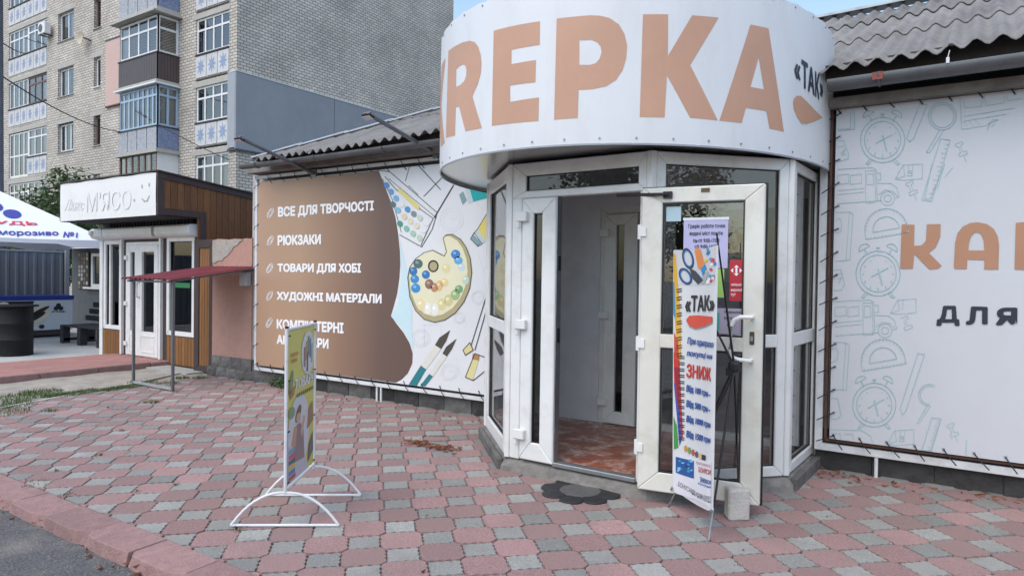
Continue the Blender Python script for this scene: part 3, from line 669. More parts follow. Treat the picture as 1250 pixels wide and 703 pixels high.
# brushes and easel
decal('brush_handle_print', [(94, 677), (130, 620), (146, 632), (118, 680)], on(Yd, zp), flat('brush_teal', 40, 120, 130), lb)
decal('brush_handle_print', [(128, 680), (155, 645), (166, 653), (143, 682)], on(Yd, zp), flat('brush_teal', 40, 120, 130), lb)
decal('brush_ferrule_print', [(130, 620), (172, 560), (190, 572), (146, 632)], on(Yd, zp), flat('ferrule', 215, 215, 205), lb)
decal('brush_ferrule_print', [(155, 645), (194, 585), (207, 594), (166, 653)], on(Yd, zp), flat('ferrule', 215, 215, 205), lb)
decal('brush_tip_print', [(172, 560), (185, 538), (217, 516), (205, 548), (190, 572)], on(Yd, zp), flat('bristle', 75, 70, 62), lb)
decal('brush_tip_print', [(194, 585), (205, 565), (236, 541), (222, 572), (207, 594)], on(Yd, zp), flat('bristle', 75, 70, 62), lb)
decals('easel_print', ribbon([(335, 380), (279, 560)], 2.5)+ribbon([(340, 400), (290, 575)], 2.5)+ribbon([(330, 600), (290, 585), (262, 655), (285, 665), (328, 630)], 2.5)+ribbon([(255, 575), (275, 553), (285, 575), (262, 590), (255, 575)], 2.5), on(Yd-.001, zp), OUT, lb)
decal('easel_wood_print', [(290, 588), (304, 595), (284, 664), (262, 654)], on(Yd, zp), flat('easel_yellow', 218, 208, 150), lb)
decal('easel_wood_print', [(284, 585), (304, 588), (302, 606), (281, 602)], on(Yd-.0005, zp), flat('easel_brown', 170, 130, 85), lb)
decal('easel_wood_print', [(255, 575), (275, 555), (284, 574), (262, 590)], on(Yd, zp), flat('easel_yellow', 218, 208, 150), lb)
# faint line drawings behind
FAINT = flat('faint', 212, 215, 220)
fq = []
for cx, cy, r in [(222, 190, 34), (130, 540, 26), (215, 640, 24), (300, 420, 20), (245, 480, 16)]:
    fq += ribbon(ell(cx, cy, r, r, 18), 2, True)+ribbon(ell(cx, cy, r*.75, r*.75, 16), 1.5, True)+ribbon([(cx, cy), (cx+r*.5, cy-r*.2)], 2)
for a in [(140, 500, 190, 500), (140, 500, 140, 560), (190, 500, 190, 560), (290, 130, 320, 170), (300, 290, 320, 350), (235, 600, 250, 660)]: fq += ribbon([a[:2], a[2:]], 2)
decals('faint_drawing_print', fq, on(YB-.0015, zp), FAINT, lb)['kind'] = 'stuff'

# right banner
rb_ = thing('advertising_banner', (1.5, 6.13, 0), 'white banner with teal school drawings right of the porch', 'banner')
RX0, RX1, RZ0, RZ1 = -.955, 4.4, .275, 2.925
canvas_sheet(RX0, RX1, RZ0, RZ1, YB, mat('banner_vinyl_shaded', (.56, .58, .61), .40, var=.03, scale=1.5, bump=.6, bscale=1.8), rb_)  # white vinyl toned down: the shade on this banner is in its colour
BRN = mat('brown_rail', (.10, .045, .03), .6, var=.2)
pf, _ = Pl((0, 6.13), (1, 6.13)); mb = MB(); frame(mb, pf, -1.0, .245, 4.45, 2.955, .022, -.02, .01); mb.build('inner_rail', BRN, rb_, bevel=.003)
mb = MB(); mb.box(-.97, 6.15, .26, 4.4, 6.165, 2.94); mb.build('backing_board', MATS['dark_backing'], rb_)
tubeframe(-1.075, 4.52, .165, 3.03, 6.155, .06, WHITEMETAL, rb_, (-.62, 1.5, 3.4))
lacing(RX0, RX1, RZ0, RZ1, YB, 6.10, .185, CORD, rb_, ex=.03)
zb = Z(1000, 200, 3.196)
decal('lettering', [(322, 236), (372, 238), (370, 320), (400, 318), (416, 300), (420, 236), (474, 235), (472, 285), (455, 325), (428, 347), (478, 398), (462, 410), (430, 412), (371, 352), (366, 409), (318, 409), (316, 400)], on(YB-.004, zb), TAN, rb_)
decal('lettering', [[(525, 405), (530, 310), (540, 270), (560, 245), (590, 231), (618, 228), (655, 235), (682, 255), (697, 285), (702, 320), (699, 412), (644, 412), (645, 375), (578, 373), (576, 410), (530, 410)], [(582, 338), (644, 338), (642, 300), (633, 277), (620, 268), (606, 269), (592, 285), (584, 310)]], on(YB-.004, zb), TAN, rb_)
decal('lettering', [(767, 230), (822, 226), (822, 300), (880, 300), (880, 224), (936, 222), (936, 416), (880, 416), (880, 346), (820, 346), (818, 414), (762, 412)], on(YB-.004, zb), TAN, rb_)
for ch, q in (('Д', ((456, 632), (549, 632), (541, 553), (466, 553))), ('Л', ((572, 628), (658, 626), (658, 557), (572, 555))), ('Я', ((688, 630), (773, 628), (774, 560), (690, 560)))):
    line(ch, zb, *q, NAVY, rb_, YB-.004, .055)
TEAL = mat('print_teal_line', rgb(152, 188, 194), .5, var=.1)
za, zb, zc = Z(1000, 60, 5), Z(1000, 200, 3.196), Z(1000, 400, 3.196)
def clock(cx, cy, r):
    q = ribbon(ell(cx, cy, r, r*1.02, 30), r*.035, True)+ribbon(ell(cx, cy, r*.82, r*.84, 28), r*.03, True)
    q += ribbon([(cx-r*.3, cy+r*.15), (cx+r*.45, cy-r*.25)], r*.04)+ribbon([(cx, cy-r*.2), (cx+r*.18, cy+r*.5)], r*.06)
    for k in range(12):
        t = k*math.pi/6; q += ribbon([(cx+r*.66*math.cos(t), cy+r*.66*math.sin(t)), (cx+r*.72*math.cos(t), cy+r*.72*math.sin(t)+r*.06)], r*.04)
    for s in (-1, 1):
        bx, by = cx+s*r*.62, cy-r*1.12
        q += ribbon(ell(bx, by, r*.26, r*.2, 10, s*.5, 180, 360), r*.03, True)+ribbon([(bx, by+.03*r), (cx+s*r*.48, cy-r*.86)], r*.05)
        q += ribbon([(cx+s*r*.55, cy+r*.84), (cx+s*r*.75, cy+r*1.08), (cx+s*r*.66, cy+r*1.12), (cx+s*r*.45, cy+r*.9)], r*.03)
    q += ribbon([(cx, cy-r), (cx, cy-r*1.15)], r*.05)+ribbon([(cx-r*.08, cy-r*1.16), (cx+r*.08, cy-r*1.16)], r*.05)
    return q
def bus(x, y, s):
    P = lambda a: [(x+u*s, y+v*s) for u, v in a]; q = ribbon(P([(0, 8), (40, 4), (135, 0), (150, 8), (155, 130)]), 2.2*s)+ribbon(P([(155, 60), (210, 62), (232, 80), (240, 112), (225, 118)]), 2.2*s)+ribbon(P([(0, 140), (170, 128)]), 2.2*s)+ribbon(P([(0, 90), (105, 80)]), 1.6*s)+ribbon(P([(0, 105), (105, 95)]), 1.6*s)
    for u in (0, 50): q += ribbon(P([(u, 30), (u+42, 25), (u+44, 60), (u, 65), (u, 30)]), 1.8*s)
    q += ribbon(P([(108, 12), (145, 12), (148, 135), (110, 138), (108, 12)]), 1.8*s)+ribbon(P([(114, 25), (138, 24), (140, 65), (114, 67), (114, 25)]), 1.6*s)
    q += ribbon([(x+195*s+u, y+120*s+v) for u, v in ell(0, 0, 27*s, 27*s, 18)], 2.2*s, True)+ribbon([(x+195*s+u, y+120*s+v) for u, v in ell(0, 0, 14*s, 14*s, 14)], 2*s, True)+ribbon(P([(160, 105), (185, 86), (215, 92), (232, 110)]), 2*s)+ribbon(P([(155, 20), (168, 22), (168, 48), (155, 48)]), 2*s)
    return q
def protractor(cx, cy, r, rot):
    c, s = math.cos(rot), math.sin(rot); R = lambda pts: [(cx+a*c-b*s, cy+a*s+b*c) for a, b in pts]
    q = ribbon(R([(-r, 0)]+ell(0, 0, r, r, 20, 0, 180, 360)+[(r, 0), (r, r*.28), (-r, r*.28), (-r, 0)]), r*.03)+ribbon(R(ell(0, 0, r*.62, r*.62, 16, 0, 180, 360)), r*.03, True)
    for k in range(1, 18): t = math.pi+k*math.pi/18; q += ribbon(R([(r*.98*math.cos(t), r*.98*math.sin(t)), (r*.9*math.cos(t), r*.9*math.sin(t))]), r*.02)
    for k in range(12): q += ribbon(R([(-r+k*r/6+.1*r, r*.28), (-r+k*r/6+.1*r, r*.2)]), r*.02)
    return q
def magnifier(cx, cy, r, a0=0, a1=360): return ribbon(ell(cx, cy, r, r, 24, 0, a0, a1), r*.05, a1-a0 >= 360)+ribbon(ell(cx, cy, r*.83, r*.83, 24, 0, a0, a1), r*.04, a1-a0 >= 360)+ribbon([(cx-r*.2, cy+r), (cx-r*1.15, cy+r*2.6), (cx-r*.95, cy+r*2.65), (cx+r*.1, cy+r)], r*.05)
def pin(x, y, s): return ribbon([(x+a*s, y+b*s) for a, b in [(-12, -6), (14, -16), (18, -8), (8, 0), (16, 22), (32, 20), (34, 30), (4, 42), (0, 32), (8, 26), (0, 4), (-10, 4), (-12, -6)]], 1.8*s)+ribbon([(x+20*s, y+36*s), (x+30*s, y+60*s)], 1.8*s)
def ruler(x, y, L, s): 
    q = ribbon([(x, y), (x+30*s, y+4*s), (x+30*s-L*.3, y+L), (x-L*.3, y+L-4*s), (x, y)], 1.8*s)
    for k in range(14): q += ribbon([(x+30*s-L*.3*k/14, y+4*s+L*k/14), (x+(20 if k % 3 else 14)*s-L*.3*k/14, y+3*s+L*k/14)], 1.4*s)
    return q
def pen(x, y, L, s): return ribbon([(x, y), (x+22*s, y+4), (x+6*s-L*.22, y+L*.92), (x-6*s-L*.22, y+L), (x-18*s-L*.2, y+L*.9), (x, y)], 2*s)
def tri(x, y, s): return ribbon([(x+a*s, y+b*s) for a, b in [(0, 52), (28, 0), (100, -4), (100, 50), (30, 56), (0, 52), (35, 40), (30, 0)]], 1.8*s)+ribbon([(x+a*s, y+b*s) for a, b in [(50, 0), (46, 40), (62, 40), (66, 2)]], 1.8*s)+ribbon(ell(x+56*s, y+26*s, 5*s), 1.6*s, True)
mt = lambda zf: on(YB-.004, zf)
def art(q, zf): decals('drawing_print', q, mt(zf), TEAL, rb_)
art(clock(387, 555, 135), za); art(pen(615, 335, 230, 2), za); art(magnifier(752, 410, 84), za); art(ruler(740, 548, 380, 2), za); art(pin(850, 590, 1.6), za)
art(ribbon([(860, 310), (870, 490), (1020, 468), (1060, 432), (1095, 434)], 3)+ribbon([(880, 318), (890, 360), (990, 350), (995, 295)], 3)+ribbon([(1010, 290), (1020, 345), (1125, 330), (1135, 282)], 3)+ribbon([(1145, 278), (1150, 318), (1240, 300)], 3)+ribbon([(885, 412), (1195, 360)], 3)+ribbon([(888, 440), (1140, 398)], 3)+ribbon([(1028, 492), (1040, 455), (1090, 432)], 4)+ribbon([(1050, 475), (1072, 458)], 3)+ribbon([(900, 470), (880, 440)], 2)+ribbon([(940, 470), (910, 436)], 2)+ribbon([(980, 465), (950, 430)], 2), za)
art(ribbon([(115, 500), (215, 490), (215, 375)], 4)+ribbon([(115, 492), (192, 484), (190, 378)], 3)+ribbon([(112, 690), (175, 670), (180, 640), (150, 560), (115, 560)], 3)+ribbon([(112, 600), (155, 590)], 3)+ribbon([(130, 640), (160, 610), (140, 650), (168, 640)], 3), za)
art(bus(72, 15, 1), zb); art(tri(297, 5, 1.05), zb); art(pin(350, 82, 1), zb); art(protractor(262, 258, 84, -.16), zb); art(clock(230, 427, 86), zb); art(bus(62, 530, 1), zb)
art(ribbon([(62, 190), (120, 187), (132, 195), (120, 375), (60, 380)], 2)+ribbon([(118, 190), (105, 374)], 2)+ribbon([(65, 220), (80, 212), (88, 228), (86, 260), (72, 272), (64, 264)], 2)+ribbon([(55, 415), (85, 412), (100, 470), (85, 492), (55, 495)], 2)+ribbon([(58, 430), (90, 428)], 2)+ribbon([(70, 450), (90, 440), (75, 465)], 2), zb)
art(tri(278, 530, 1)[:8], zb); art(pin(330, 608, 1)[:10], zb); art(ribbon([(440, 0), (412, 135), (432, 138), (490, 0)], 2)+ribbon([(490, 0), (460, 100)], 1.5)+ribbon([(520, 15), (492, 50)], 2), zb)
art(protractor(250, 130, 86, -.17), zc); art(clock(215, 300, 84), zc); art(pen(385, 100, 240, 1.2), zc); art(magnifier(430, 262, 42, 90, 300), zc); art(ruler(440, 350, 130, 1.2), zc); art(pin(510, 385, 1), zc); art(tri(265, 400, 1.05), zc)
art(ribbon([(40, 395), (165, 400), (200, 420), (208, 445)], 2)+ribbon([(45, 410), (80, 412), (85, 435)], 2)+ribbon([(100, 412), (130, 416), (135, 440)], 2)+ribbon([(575, 438), (572, 500)], 3)+ribbon([(48, 55), (105, 58), (118, 68), (106, 242), (45, 238)], 2)+ribbon([(104, 60), (92, 240)], 2)+ribbon([(50, 85), (68, 78), (74, 100), (70, 125), (50, 135)], 2)+ribbon([(42, 275), (72, 275), (86, 340), (70, 355), (40, 355)], 2), zc)

# ================================================================== ENTRANCE PORCH (half octagon of PVC frames)
porch = thing('entrance_porch', (-2.5, 5.4, 0), 'white framed glazed entrance porch with an open door under the round sign', 'porch')
ZF, ZT = .105, 2.44
RUB = mat('rough_concrete', (.20, .19, .175), .97, var=.35, scale=9, bump=1, bscale=24, dirt=(.10, .095, .085), dscale=3, damt=.7)
CP = [Vector((p[0], p[1])) for p in PORCH]
# foundation: rough cast mass set back a little, stone facing on the slanted sides
mb = MB(); n = 10; ring = []
for a, b in zip(PORCH, PORCH[1:]):
    for k in range(n): ring.append((a[0]+(b[0]-a[0])*k/n, a[1]+(b[1]-a[1])*k/n))
ring.append(PORCH[-1]); nr = len(ring); cx, cy = -2.5, 6.2
rr = random.Random(3); lvl = []
for z, o, j in ((-.03, .05, .02), (.04, .035, .018), (.085, .012, .01), (.1, -.03, .003)):
    lvl.append([(x+(x-cx)/math.hypot(x-cx, y-cy)*(o+rr.uniform(-j, j)), min(6.27, y+(y-cy)/math.hypot(x-cx, y-cy)*(o+rr.uniform(-j, j))), z) for x, y in ring])
for l_ in lvl: mb.v += [Vector(p) for p in l_]
for i in range(3): mb.f += [(i*nr+k, i*nr+k+1, (i+1)*nr+k+1, (i+1)*nr+k) for k in range(nr-1)]
mb.f.append(tuple(3*nr+k for k in range(nr)))
mb.build('foundation', RUB, porch, smooth=False)
pa, LA = Pl(PORCH[1], PORCH[2]); pb, LB = Pl(PORCH[2], PORCH[3]); pc2, LC = Pl(PORCH[3], PORCH[4]); pd, LD = Pl(PORCH[4], PORCH[5]); p0, L0 = Pl(PORCH[0], PORCH[1])
for pl, L, k in ((pa, LA, 3), (pc2, LC, 0), (pd, LD, 3)):
    for i in range(k):
        mb = MB(); slab(mb, pl, L*i/k+.004, -.02, L*(i+1)/k-.004, .092, .02, .062+random.uniform(0, .006)); mb.build('facing_stone', PLG, porch, bevel=.008)
FLOOR = mat('worn_red_floor', (.30, .085, .04), .3, var=.35, scale=7, bump=.15, bscale=30, dirt=(.75, .68, .62), dscale=6, damt=1.0)
mb = MB(); mb.prism([(x*.97-2.5*.03, 6.24+(y-6.24)*.97, .098) for x, y in PORCH], (0, 0, .02)); mb.build('floor', FLOOR, porch)
mb = MB(); mb.prism([(x*.97-2.5*.03, 6.24+(y-6.24)*.97, ZT-.01) for x, y in PORCH], (0, 0, .012)); mb.build('ceiling', mat('porch_ceiling', (.7, .7, .7), .7), porch)
# corner posts
for k in (1, 2, 3, 4):
    a = (CP[k]-CP[k-1]).normalized(); b = (CP[k+1]-CP[k]).normalized(); p = CP[k]; na = Vector((a.y, -a.x)); nb = Vector((b.y, -b.x)); bis = (na+nb).normalized()
    q = [p+bis*.012, p-a*.035+na*.004, p-a*.035-na*.075, p-bis*.09, p+b*.035-nb*.075, p+b*.035+nb*.004]
    mb = MB(); mb.prism([(v.x, v.y, ZF) for v in q], (0, 0, ZT-ZF)); mb.build('corner_post', WHITE, porch, bevel=.006)
def window(pl, u0, z0, u1, z1, rail, wd, gm, mt_=WHITE, name='window'):
    mb = MB(); frame(mb, pl, u0, z0, u1, z1, wd, -.07, 0)
    if not isinstance(wd, tuple): wd = (wd,)*4
    for r0, r1 in rail: slab(mb, pl, u0+wd[0]-.01, r0, u1-wd[2]+.01, r1, -.066, -.003)
    f = mb.build(name, mt_, porch, bevel=.006)
    zs = [z0+wd[1]]+[v for r in rail for v in r]+[z1-wd[3]]
    for a, b in zip(zs[::2], zs[1::2]):
        gk = MB(); frame(gk, pl, u0+wd[0]-.004, a-.004, u1-wd[2]+.004, b+.004, .010, -.03, -.018); gk.build('gasket', BLACK, f)
        pane('pane', pl, u0+wd[0]-.005, a-.005, u1-wd[2]+.005, b+.005, -.032, gm, f)
    return f
wA = window(pa, .036, ZF, LA-.036, ZT, [(1.075, 1.18)], (.1, .12, .1, .12), GLASS)
window(pc2, .036, ZF, LC-.036, ZT, [(1.055, 1.15)], (.075, .075, .075, .085), GLASSP)
window(pd, .036, ZF, LD-.01, ZT, [(1.05, 1.155)], (.075, .075, .075, .075), GLASSP)
window(p0, .01, ZF, L0-.036, ZT, [(1.05, 1.155)], (.075, .075, .075, .075), GLASSP)
# stickers on the left pane
for (x0, z0, x1, z1, c) in ((.93, 1.30, 1.0, 1.37, (225, 225, 235)), (.93, 1.21, 1.0, 1.275, (60, 90, 170))):
    mb = MB(); slab(mb, pa, x0, z0, x1, z1, -.029, -.027); mb.build('sticker', flat('sticker_%d' % c[0], *c), wA)
# front facet: jambs, transom light, narrow fixed leaf, open doorway
ub = lambda X: X-PORCH[2][0]
mb = MB(); frame(mb, pb, .036, 2.165, LB-.036, ZT, (.125, .055, .065, .1), -.07, 0); tr_ = mb.build('transom', WHITE, porch, bevel=.006)
pane('pane', pb, .15, 2.21, LB-.095, 2.345, -.03, GLASSD, tr_); gk = MB(); frame(gk, pb, .157, 2.216, LB-.097, 2.344, .01, -.03, -.018); gk.build('gasket', BLACK, tr_)
for u0, u1, nm in ((.036, .13, 'door_jamb'), (LB-.085, LB-.036, 'door_jamb')):
    mb = MB(); slab(mb, pb, u0, ZF, u1, 2.166, -.07, 0.0); mb.build(nm, WHITE, porch, bevel=.006)
mb = MB(); slab(mb, pb, ub(-2.66), ZF+.0, LB-.08, ZF+.032, -.06, .02); mb.build('threshold', STEEL, porch, bevel=.004)
mb = MB(); frame(mb, pb, ub(-2.965), .118, ub(-2.655), 2.16, (.105, .14, .125, .12), -.05, .022); nl = mb.build('narrow_door_leaf', WHITE, porch, bevel=.008)
pane('pane', pb, ub(-2.965)+.1, .25, ub(-2.655)-.12, 2.05, -.01, GLASSD, nl); gk = MB(); frame(gk, pb, ub(-2.965)+.103, .255, ub(-2.655)-.123, 2.043, .01, -.012, .002); gk.build('gasket', BLACK, nl)
mb = MB(); slab(mb, pb, ub(-2.655)+.002, .118, ub(-2.655)+.012, 2.16, -.05, .015); mb.build('edge_strip', STEEL, nl)
for z in (.28, 1.14, 1.98):
    mb = MB(); slab(mb, pb, ub(-3.0), z, ub(-2.9), z+.075, .022, .062); mb.tube([pb(ub(-2.985), .042, z-.05), pb(ub(-2.985), .042, z)], .016, 8); mb.build('hinge', WHITE, nl, bevel=.005)
for z in (1.05, 1.6):
    mb = MB(); slab(mb, pb, ub(-2.652)+.01, z, ub(-2.652)+.016, z+.11, -.03, .0); mb.build('latch_plate', BLACK, nl)
# the wide leaf, swung right round
pl, LL = Pl((-1.925, 4.488), (-1.13, 4.612)); LEAFN = .0
z0, z1 = .088, 2.17
mb = MB(); wL = .145; frame(mb, pl, .0, z0, LL, z1, (wL, .135, .125, .105), -.06, .0); slab(mb, pl, wL-.01, 1.075, LL-.115, 1.175, -.056, -.003)
leaf = mb.build('door_leaf', CREAM, porch, bevel=.007); leaf['label'] = 'cream glazed door leaf swung wide open to the right'
for a, b in ((z0+.135, 1.075), (1.175, z1-.105)):
    gk = MB(); frame(gk, pl, wL-.003, a-.003, LL-.122, b+.003, .012, -.022, -.006); gk.build('gasket', BLACK, leaf)
    pane('pane', pl, wL-.005, a-.005, LL-.12, b+.005, -.03, GLASS, leaf)
mb = MB(); frame(mb, pl, -.008, z0-.01, LL+.012, z1+.012, .012, -.075, -.055); mb.build('door_seal', BLACK, leaf)
mb = MB(); hx = LL-.07                                         # bow handle
for za_, zb_ in ((1.28, 1.04),):
    mb.tube([pl(hx+.005, .0, 1.31), pl(hx+.005, .055, 1.31), pl(hx-.06, .065, 1.31), pl(hx-.10, .065, 1.29), pl(hx-.115, .065, 1.25), pl(hx-.12, .065, 1.1), pl(hx-.11, .065, 1.05), pl(hx-.07, .065, 1.035), pl(hx, .055, 1.03), pl(hx+.005, 0, 1.03)], .014, 8)
mb.build('handle', WHITE, leaf, smooth=True)
mb = MB(); slab(mb, pl, hx-.01, 1.13, hx+.02, 1.215, 0, .008); mb.build('lock_plate', mat('old_brass', (.12, .085, .05), .5, .6), leaf, bevel=.004)
mb = MB(); slab(mb, pl, hx-.004, 1.155, hx+.012, 1.185, .008, .016); mb.build('lock_cylinder', STEEL, leaf)
mb = MB(); slab(mb, pl, .40, z1-.04, .455, z1-.015, 0, .006); mb.build('latch_tab', MATS['old_brass'], leaf)
for z in (.33, 1.05, 1.82):
    mb = MB(); c = pl(-.012, -.01, z); mb.tube([c, c+Vector((0, 0, .1))], .017, 10); slab(mb, pl, -.005, z+.02, .035, z+.08, 0, .012); mb.build('hinge', WHITE, leaf)
mb = MB(); a = pl(.16, .03, z1-.05); mb.tube([pl(.19, .015, z1-.05), a, (-2.12, 4.50, 2.135), (-2.14, 4.56, 2.14)], .011, 7); slab(mb, pl, .15, z1-.075, .21, z1-.03, 0, .02); mb.build('door_closer', BLACK, leaf)
# notices behind / on the glass
def sheet(u0, za_, u1, zb_, n, m, nm, t=.0015):
    b_ = MB(); slab(b_, pl, u0, za_, u1, zb_, n, n+t); return b_.build(nm, m, leaf)
nG = -.024
LILAC = flat('lilac_paper', 176, 174, 208); sheet(.285, 1.625, .575, 1.955, nG, LILAC, 'notice')
sheet(.28, 1.945, .58, 1.962, nG+.002, flat('tape', 215, 218, 220), 'tape'); sheet(.165, 1.94, .265, 2.04, nG, flat('pale_paper', 165, 190, 198), 'notice')
sheet(.59, 1.41, .672, 1.68, nG, flat('red_poster', 178, 40, 52), 'poster'); sheet(.48, 1.43, .555, 1.62, nG, flat('lime_paper', 150, 190, 105), 'notice'); sheet(.50, 1.19, .672, 1.36, nG, flat('mauve_paper', 168, 160, 178), 'notice'); sheet(.49, 1.22, .53, 1.33, nG+.002, flat('teal_paper', 60, 165, 150), 'notice')
def ltext(s, u0, za_, u1, zb_, m, n=nG+.004, bold=.02, par=leaf): return text(s, lambda u, v: pl(u0+(u1-u0)*u, n, za_+(zb_-za_)*v), m, par, bold)
ltext('Графік роботи точки', .315, 1.885, .555, 1.92, NAVY); ltext('видачі міст пошти', .325, 1.838, .54, 1.872, NAVY); ltext('пн-пт 9:00-17:00', .35, 1.795, .52, 1.822, NAVY); ltext('сб 9:00-14:00', .36, 1.757, .51, 1.782, NAVY); ltext('нд вихідний', .36, 1.715, .51, 1.74, NAVY)
for i, s in enumerate(('забирай', 'надсилай', 'тут')): ltext(s, .60, 1.505-i*.034, (.665, .67, .63)[i], 1.527-i*.034, PRW)
mk = []
cx_, cz_ = .632, 1.61
for dx, dz in ((0, 1), (0, -1), (1, 0), (-1, 0)):
    mk.append([(cx_+dx*.036-dz*.0, cz_+dz*.036), (cx_+dx*.02+dz*.016, cz_+dz*.02-dx*.016), (cx_+dx*.02-dz*.016, cz_+dz*.02+dx*.016)])
mk.append([(cx_-.006, cz_-.018), (cx_+.006, cz_-.018), (cx_+.006, cz_+.018), (cx_-.006, cz_+.018)])
decals('emblem', mk, lambda u, v: pl(u, nG+.004, v), PRW, leaf)
ltext('порошки', .56, 1.325, .665, 1.343, NAVY); ltext('капсули', .56, 1.285, .66, 1.303, NAVY); ltext('гелі', .58, 1.245, .63, 1.263, NAVY)
# inner wall lining and the inner door
mb = MB(); mb.box(-3.9, 6.2, .115, -3.09, 6.235, 2.43); mb.build('lining_panel', mat('grey_lining', (.68, .70, .73), .5, var=.06, scale=2, dirt=(.25, .25, .26), dscale=3, damt=.25), porch)
mb = MB(); mb.box(-3.092, 6.195, 2.24, -1.12, 6.235, 2.43); mb.build('lining_panel', MATS['grey_lining'], porch)
pin_, _ = Pl((-3.09, 6.2), (-1.2, 6.2))
mb = MB(); frame(mb, pin_, 0, .115, 1.85, 2.245, .07, -.06, .0); mb.build('inner_door_frame', WHITE, porch, bevel=.006)
pli, LI = Pl((-3.03, 6.17), (-2.68, 6.15)); mb = MB(); frame(mb, pli, 0, .13, LI, 2.17, (.125, .12, .14, .11), -.06, .0); idr = mb.build('inner_door_leaf', WHITE, porch, bevel=.007)
pane('pane', pli, .12, .24, LI-.135, 2.07, -.03, GLASSD, idr)
for z in (.3, 1.15, 1.95): b_ = MB(); slab(b_, pli, -.035, z, .06, z+.07, 0, .04); b_.build('hinge', WHITE, idr, bevel=.005)
mb = MB(); slab(mb, pli, LI+.003, .13, LI+.05, 2.17, -.07, -.02); mb.build('edge_strip', STEEL, idr)
mb = MB(); mb.lathe((-2.25, 5.2, 2.395), [(.10, .035), (.105, .0), (.08, -.012), (.02, -.016)], 20); mb.build('ceiling_lamp', WHITE, porch, smooth=True)

# ================================================================== DRUM SIGN
CXD, CYD, RXD, RYD, ZD0, ZD1 = -2.68, 6.06, 1.68, 2.0, 2.445, 3.55
T0, T1 = math.pi-.11, 2*math.pi+.11
def drum(t, z, off=0.0):
    c, s = math.cos(t), math.sin(t); nx, ny = c/RXD, s/RYD; L = math.hypot(nx, ny)
    return Vector((CXD+RXD*c+nx/L*off, CYD+RYD*s+ny/L*off, z))
def on_drum(x, y):
    d = ray(x, y); ax, ay = d.x/RXD, d.y/RYD; bx, by = (ORG.x-CXD)/RXD, (ORG.y-CYD)/RYD
    A = ax*ax+ay*ay; B = 2*(ax*bx+ay*by); Cc = bx*bx+by*by-1; D = max(B*B-4*A*Cc, 0); t = (-B-math.sqrt(D))/2/A; p = ORG+d*t
    return math.atan2((p.y-CYD)/RYD, (p.x-CXD)/RXD) % (2*math.pi), p.z
ds = thing('drum_sign', (CXD, CYD, 2.45), 'large white curved sign lettered REPKA in copper over the porch', 'sign')
VIN2 = mat('drum_vinyl', (.70, .715, .735), .42, var=.03, scale=1, bump=.45, bscale=2.2, dirt=(.55, .55, .53), dscale=2.2, damt=.4, stretch=(1.6, 1.6, .45))
rr = random.Random(5)
mb = MB(); NT, NZ = 120, 10
for i in range(NT+1):
    for k in range(NZ+1):
        t = T0+(T1-T0)*i/NT; z = ZD0+(ZD1-ZD0)*k/NZ
        sc_ = .004*abs(math.sin(t*26)) if k in (0, NZ) else 0
        mb.v.append(drum(t, z+(-.008*abs(math.sin(t*26)) if k == NZ else .0), -sc_))
for i in range(NT):
    for k in range(NZ): a = i*(NZ+1)+k; mb.f.append((a, a+NZ+1, a+NZ+2, a+1))
mb.build('canvas', VIN2, ds, smooth=True)
mb = MB()
for z, dz in ((ZD0-.004, .02),):
    pts = [drum(T0+(T1-T0)*i/NT, z, -.006) for i in range(NT+1)]
    for i in range(NT): mb.bar(pts[i], pts[i+1], .010, .012)
mb.build('rim', GREYPAINT, ds)
SOF = mat('soffit_metal', (.50, .50, .49), .22, .85, var=.06, scale=1.5, bump=.04, bscale=5)
cpts = [drum(T0+(T1-T0)*i/60, ZD0+.02, -.01) for i in range(61)]
me_n = 0
for a, b in ((0, 14), (14, 24), (24, 36), (36, 48), (48, 60)):          # soffit in separate sheets
    mb = MB(); lp = cpts[a:b+1]; inn = [Vector((CXD+(p.x-CXD)*.35, CYD+(p.y-CYD)*.35, p.z)) for p in (lp[-1], lp[0])]
    mb.prism(lp+inn, (0, 0, .012)); mb.build('soffit_panel', SOF, ds)
mb = MB(); mb.prism([drum(T0+(T1-T0)*i/60, ZD1-.05, -.02) for i in range(61)], (0, 0, .01)); mb.build('top_cover', STEEL, ds)
mb = MB()
for k in range(24):
    t = T0+(T1-T0)*(k+.5)/24
    for z in (ZD0+.035, ZD1-.03):
        p = drum(t, z, .0); d_ = drum(t, z, 1)-p; r_ = .0075; s_ = Vector((-d_.y, d_.x, 0))
        mb.prism([p+s_*r_*math.cos(q)+Vector((0, 0, r_*math.sin(q))) for q in [i*math.pi/3 for i in range(6)]], d_*.004)
mb.build('rivets', STEEL, ds)['kind'] = 'stuff'
COPPER = mat('print_copper', (.53, .305, .205), .5, var=.07, scale=2, bump=.12, bscale=2.6)
z25 = Z(520, 0, 2.5); z33 = Z(520, 0, 3.35); z30 = Z(880, 0, 3.053)
def dl(loops, zf, m, dt=0, off=.0015, name='lettering', sx=1):
    ll = [[on_drum(*zf(x, y)) for x, y in lp] for lp in loops]
    if dt is not None: ll = [[(t*sx+dt, z) for t, z in lp] for lp in ll]
    return decal(name, ll, lambda t, z: drum(t, z, off), m, ds, cut=.04)
Kp = [(662, 45), (739, 45), (738, 172), (812, 48), (893, 55), (806, 200), (890, 368), (806, 360), (735, 230), (728, 359), (652, 358)]
dl([[(207, 95), (348, 66), (347, 138), (261, 153), (261, 197), (336, 184), (334, 252), (257, 262), (257, 312), (345, 298), (343, 370), (201, 385)]], z25, COPPER)
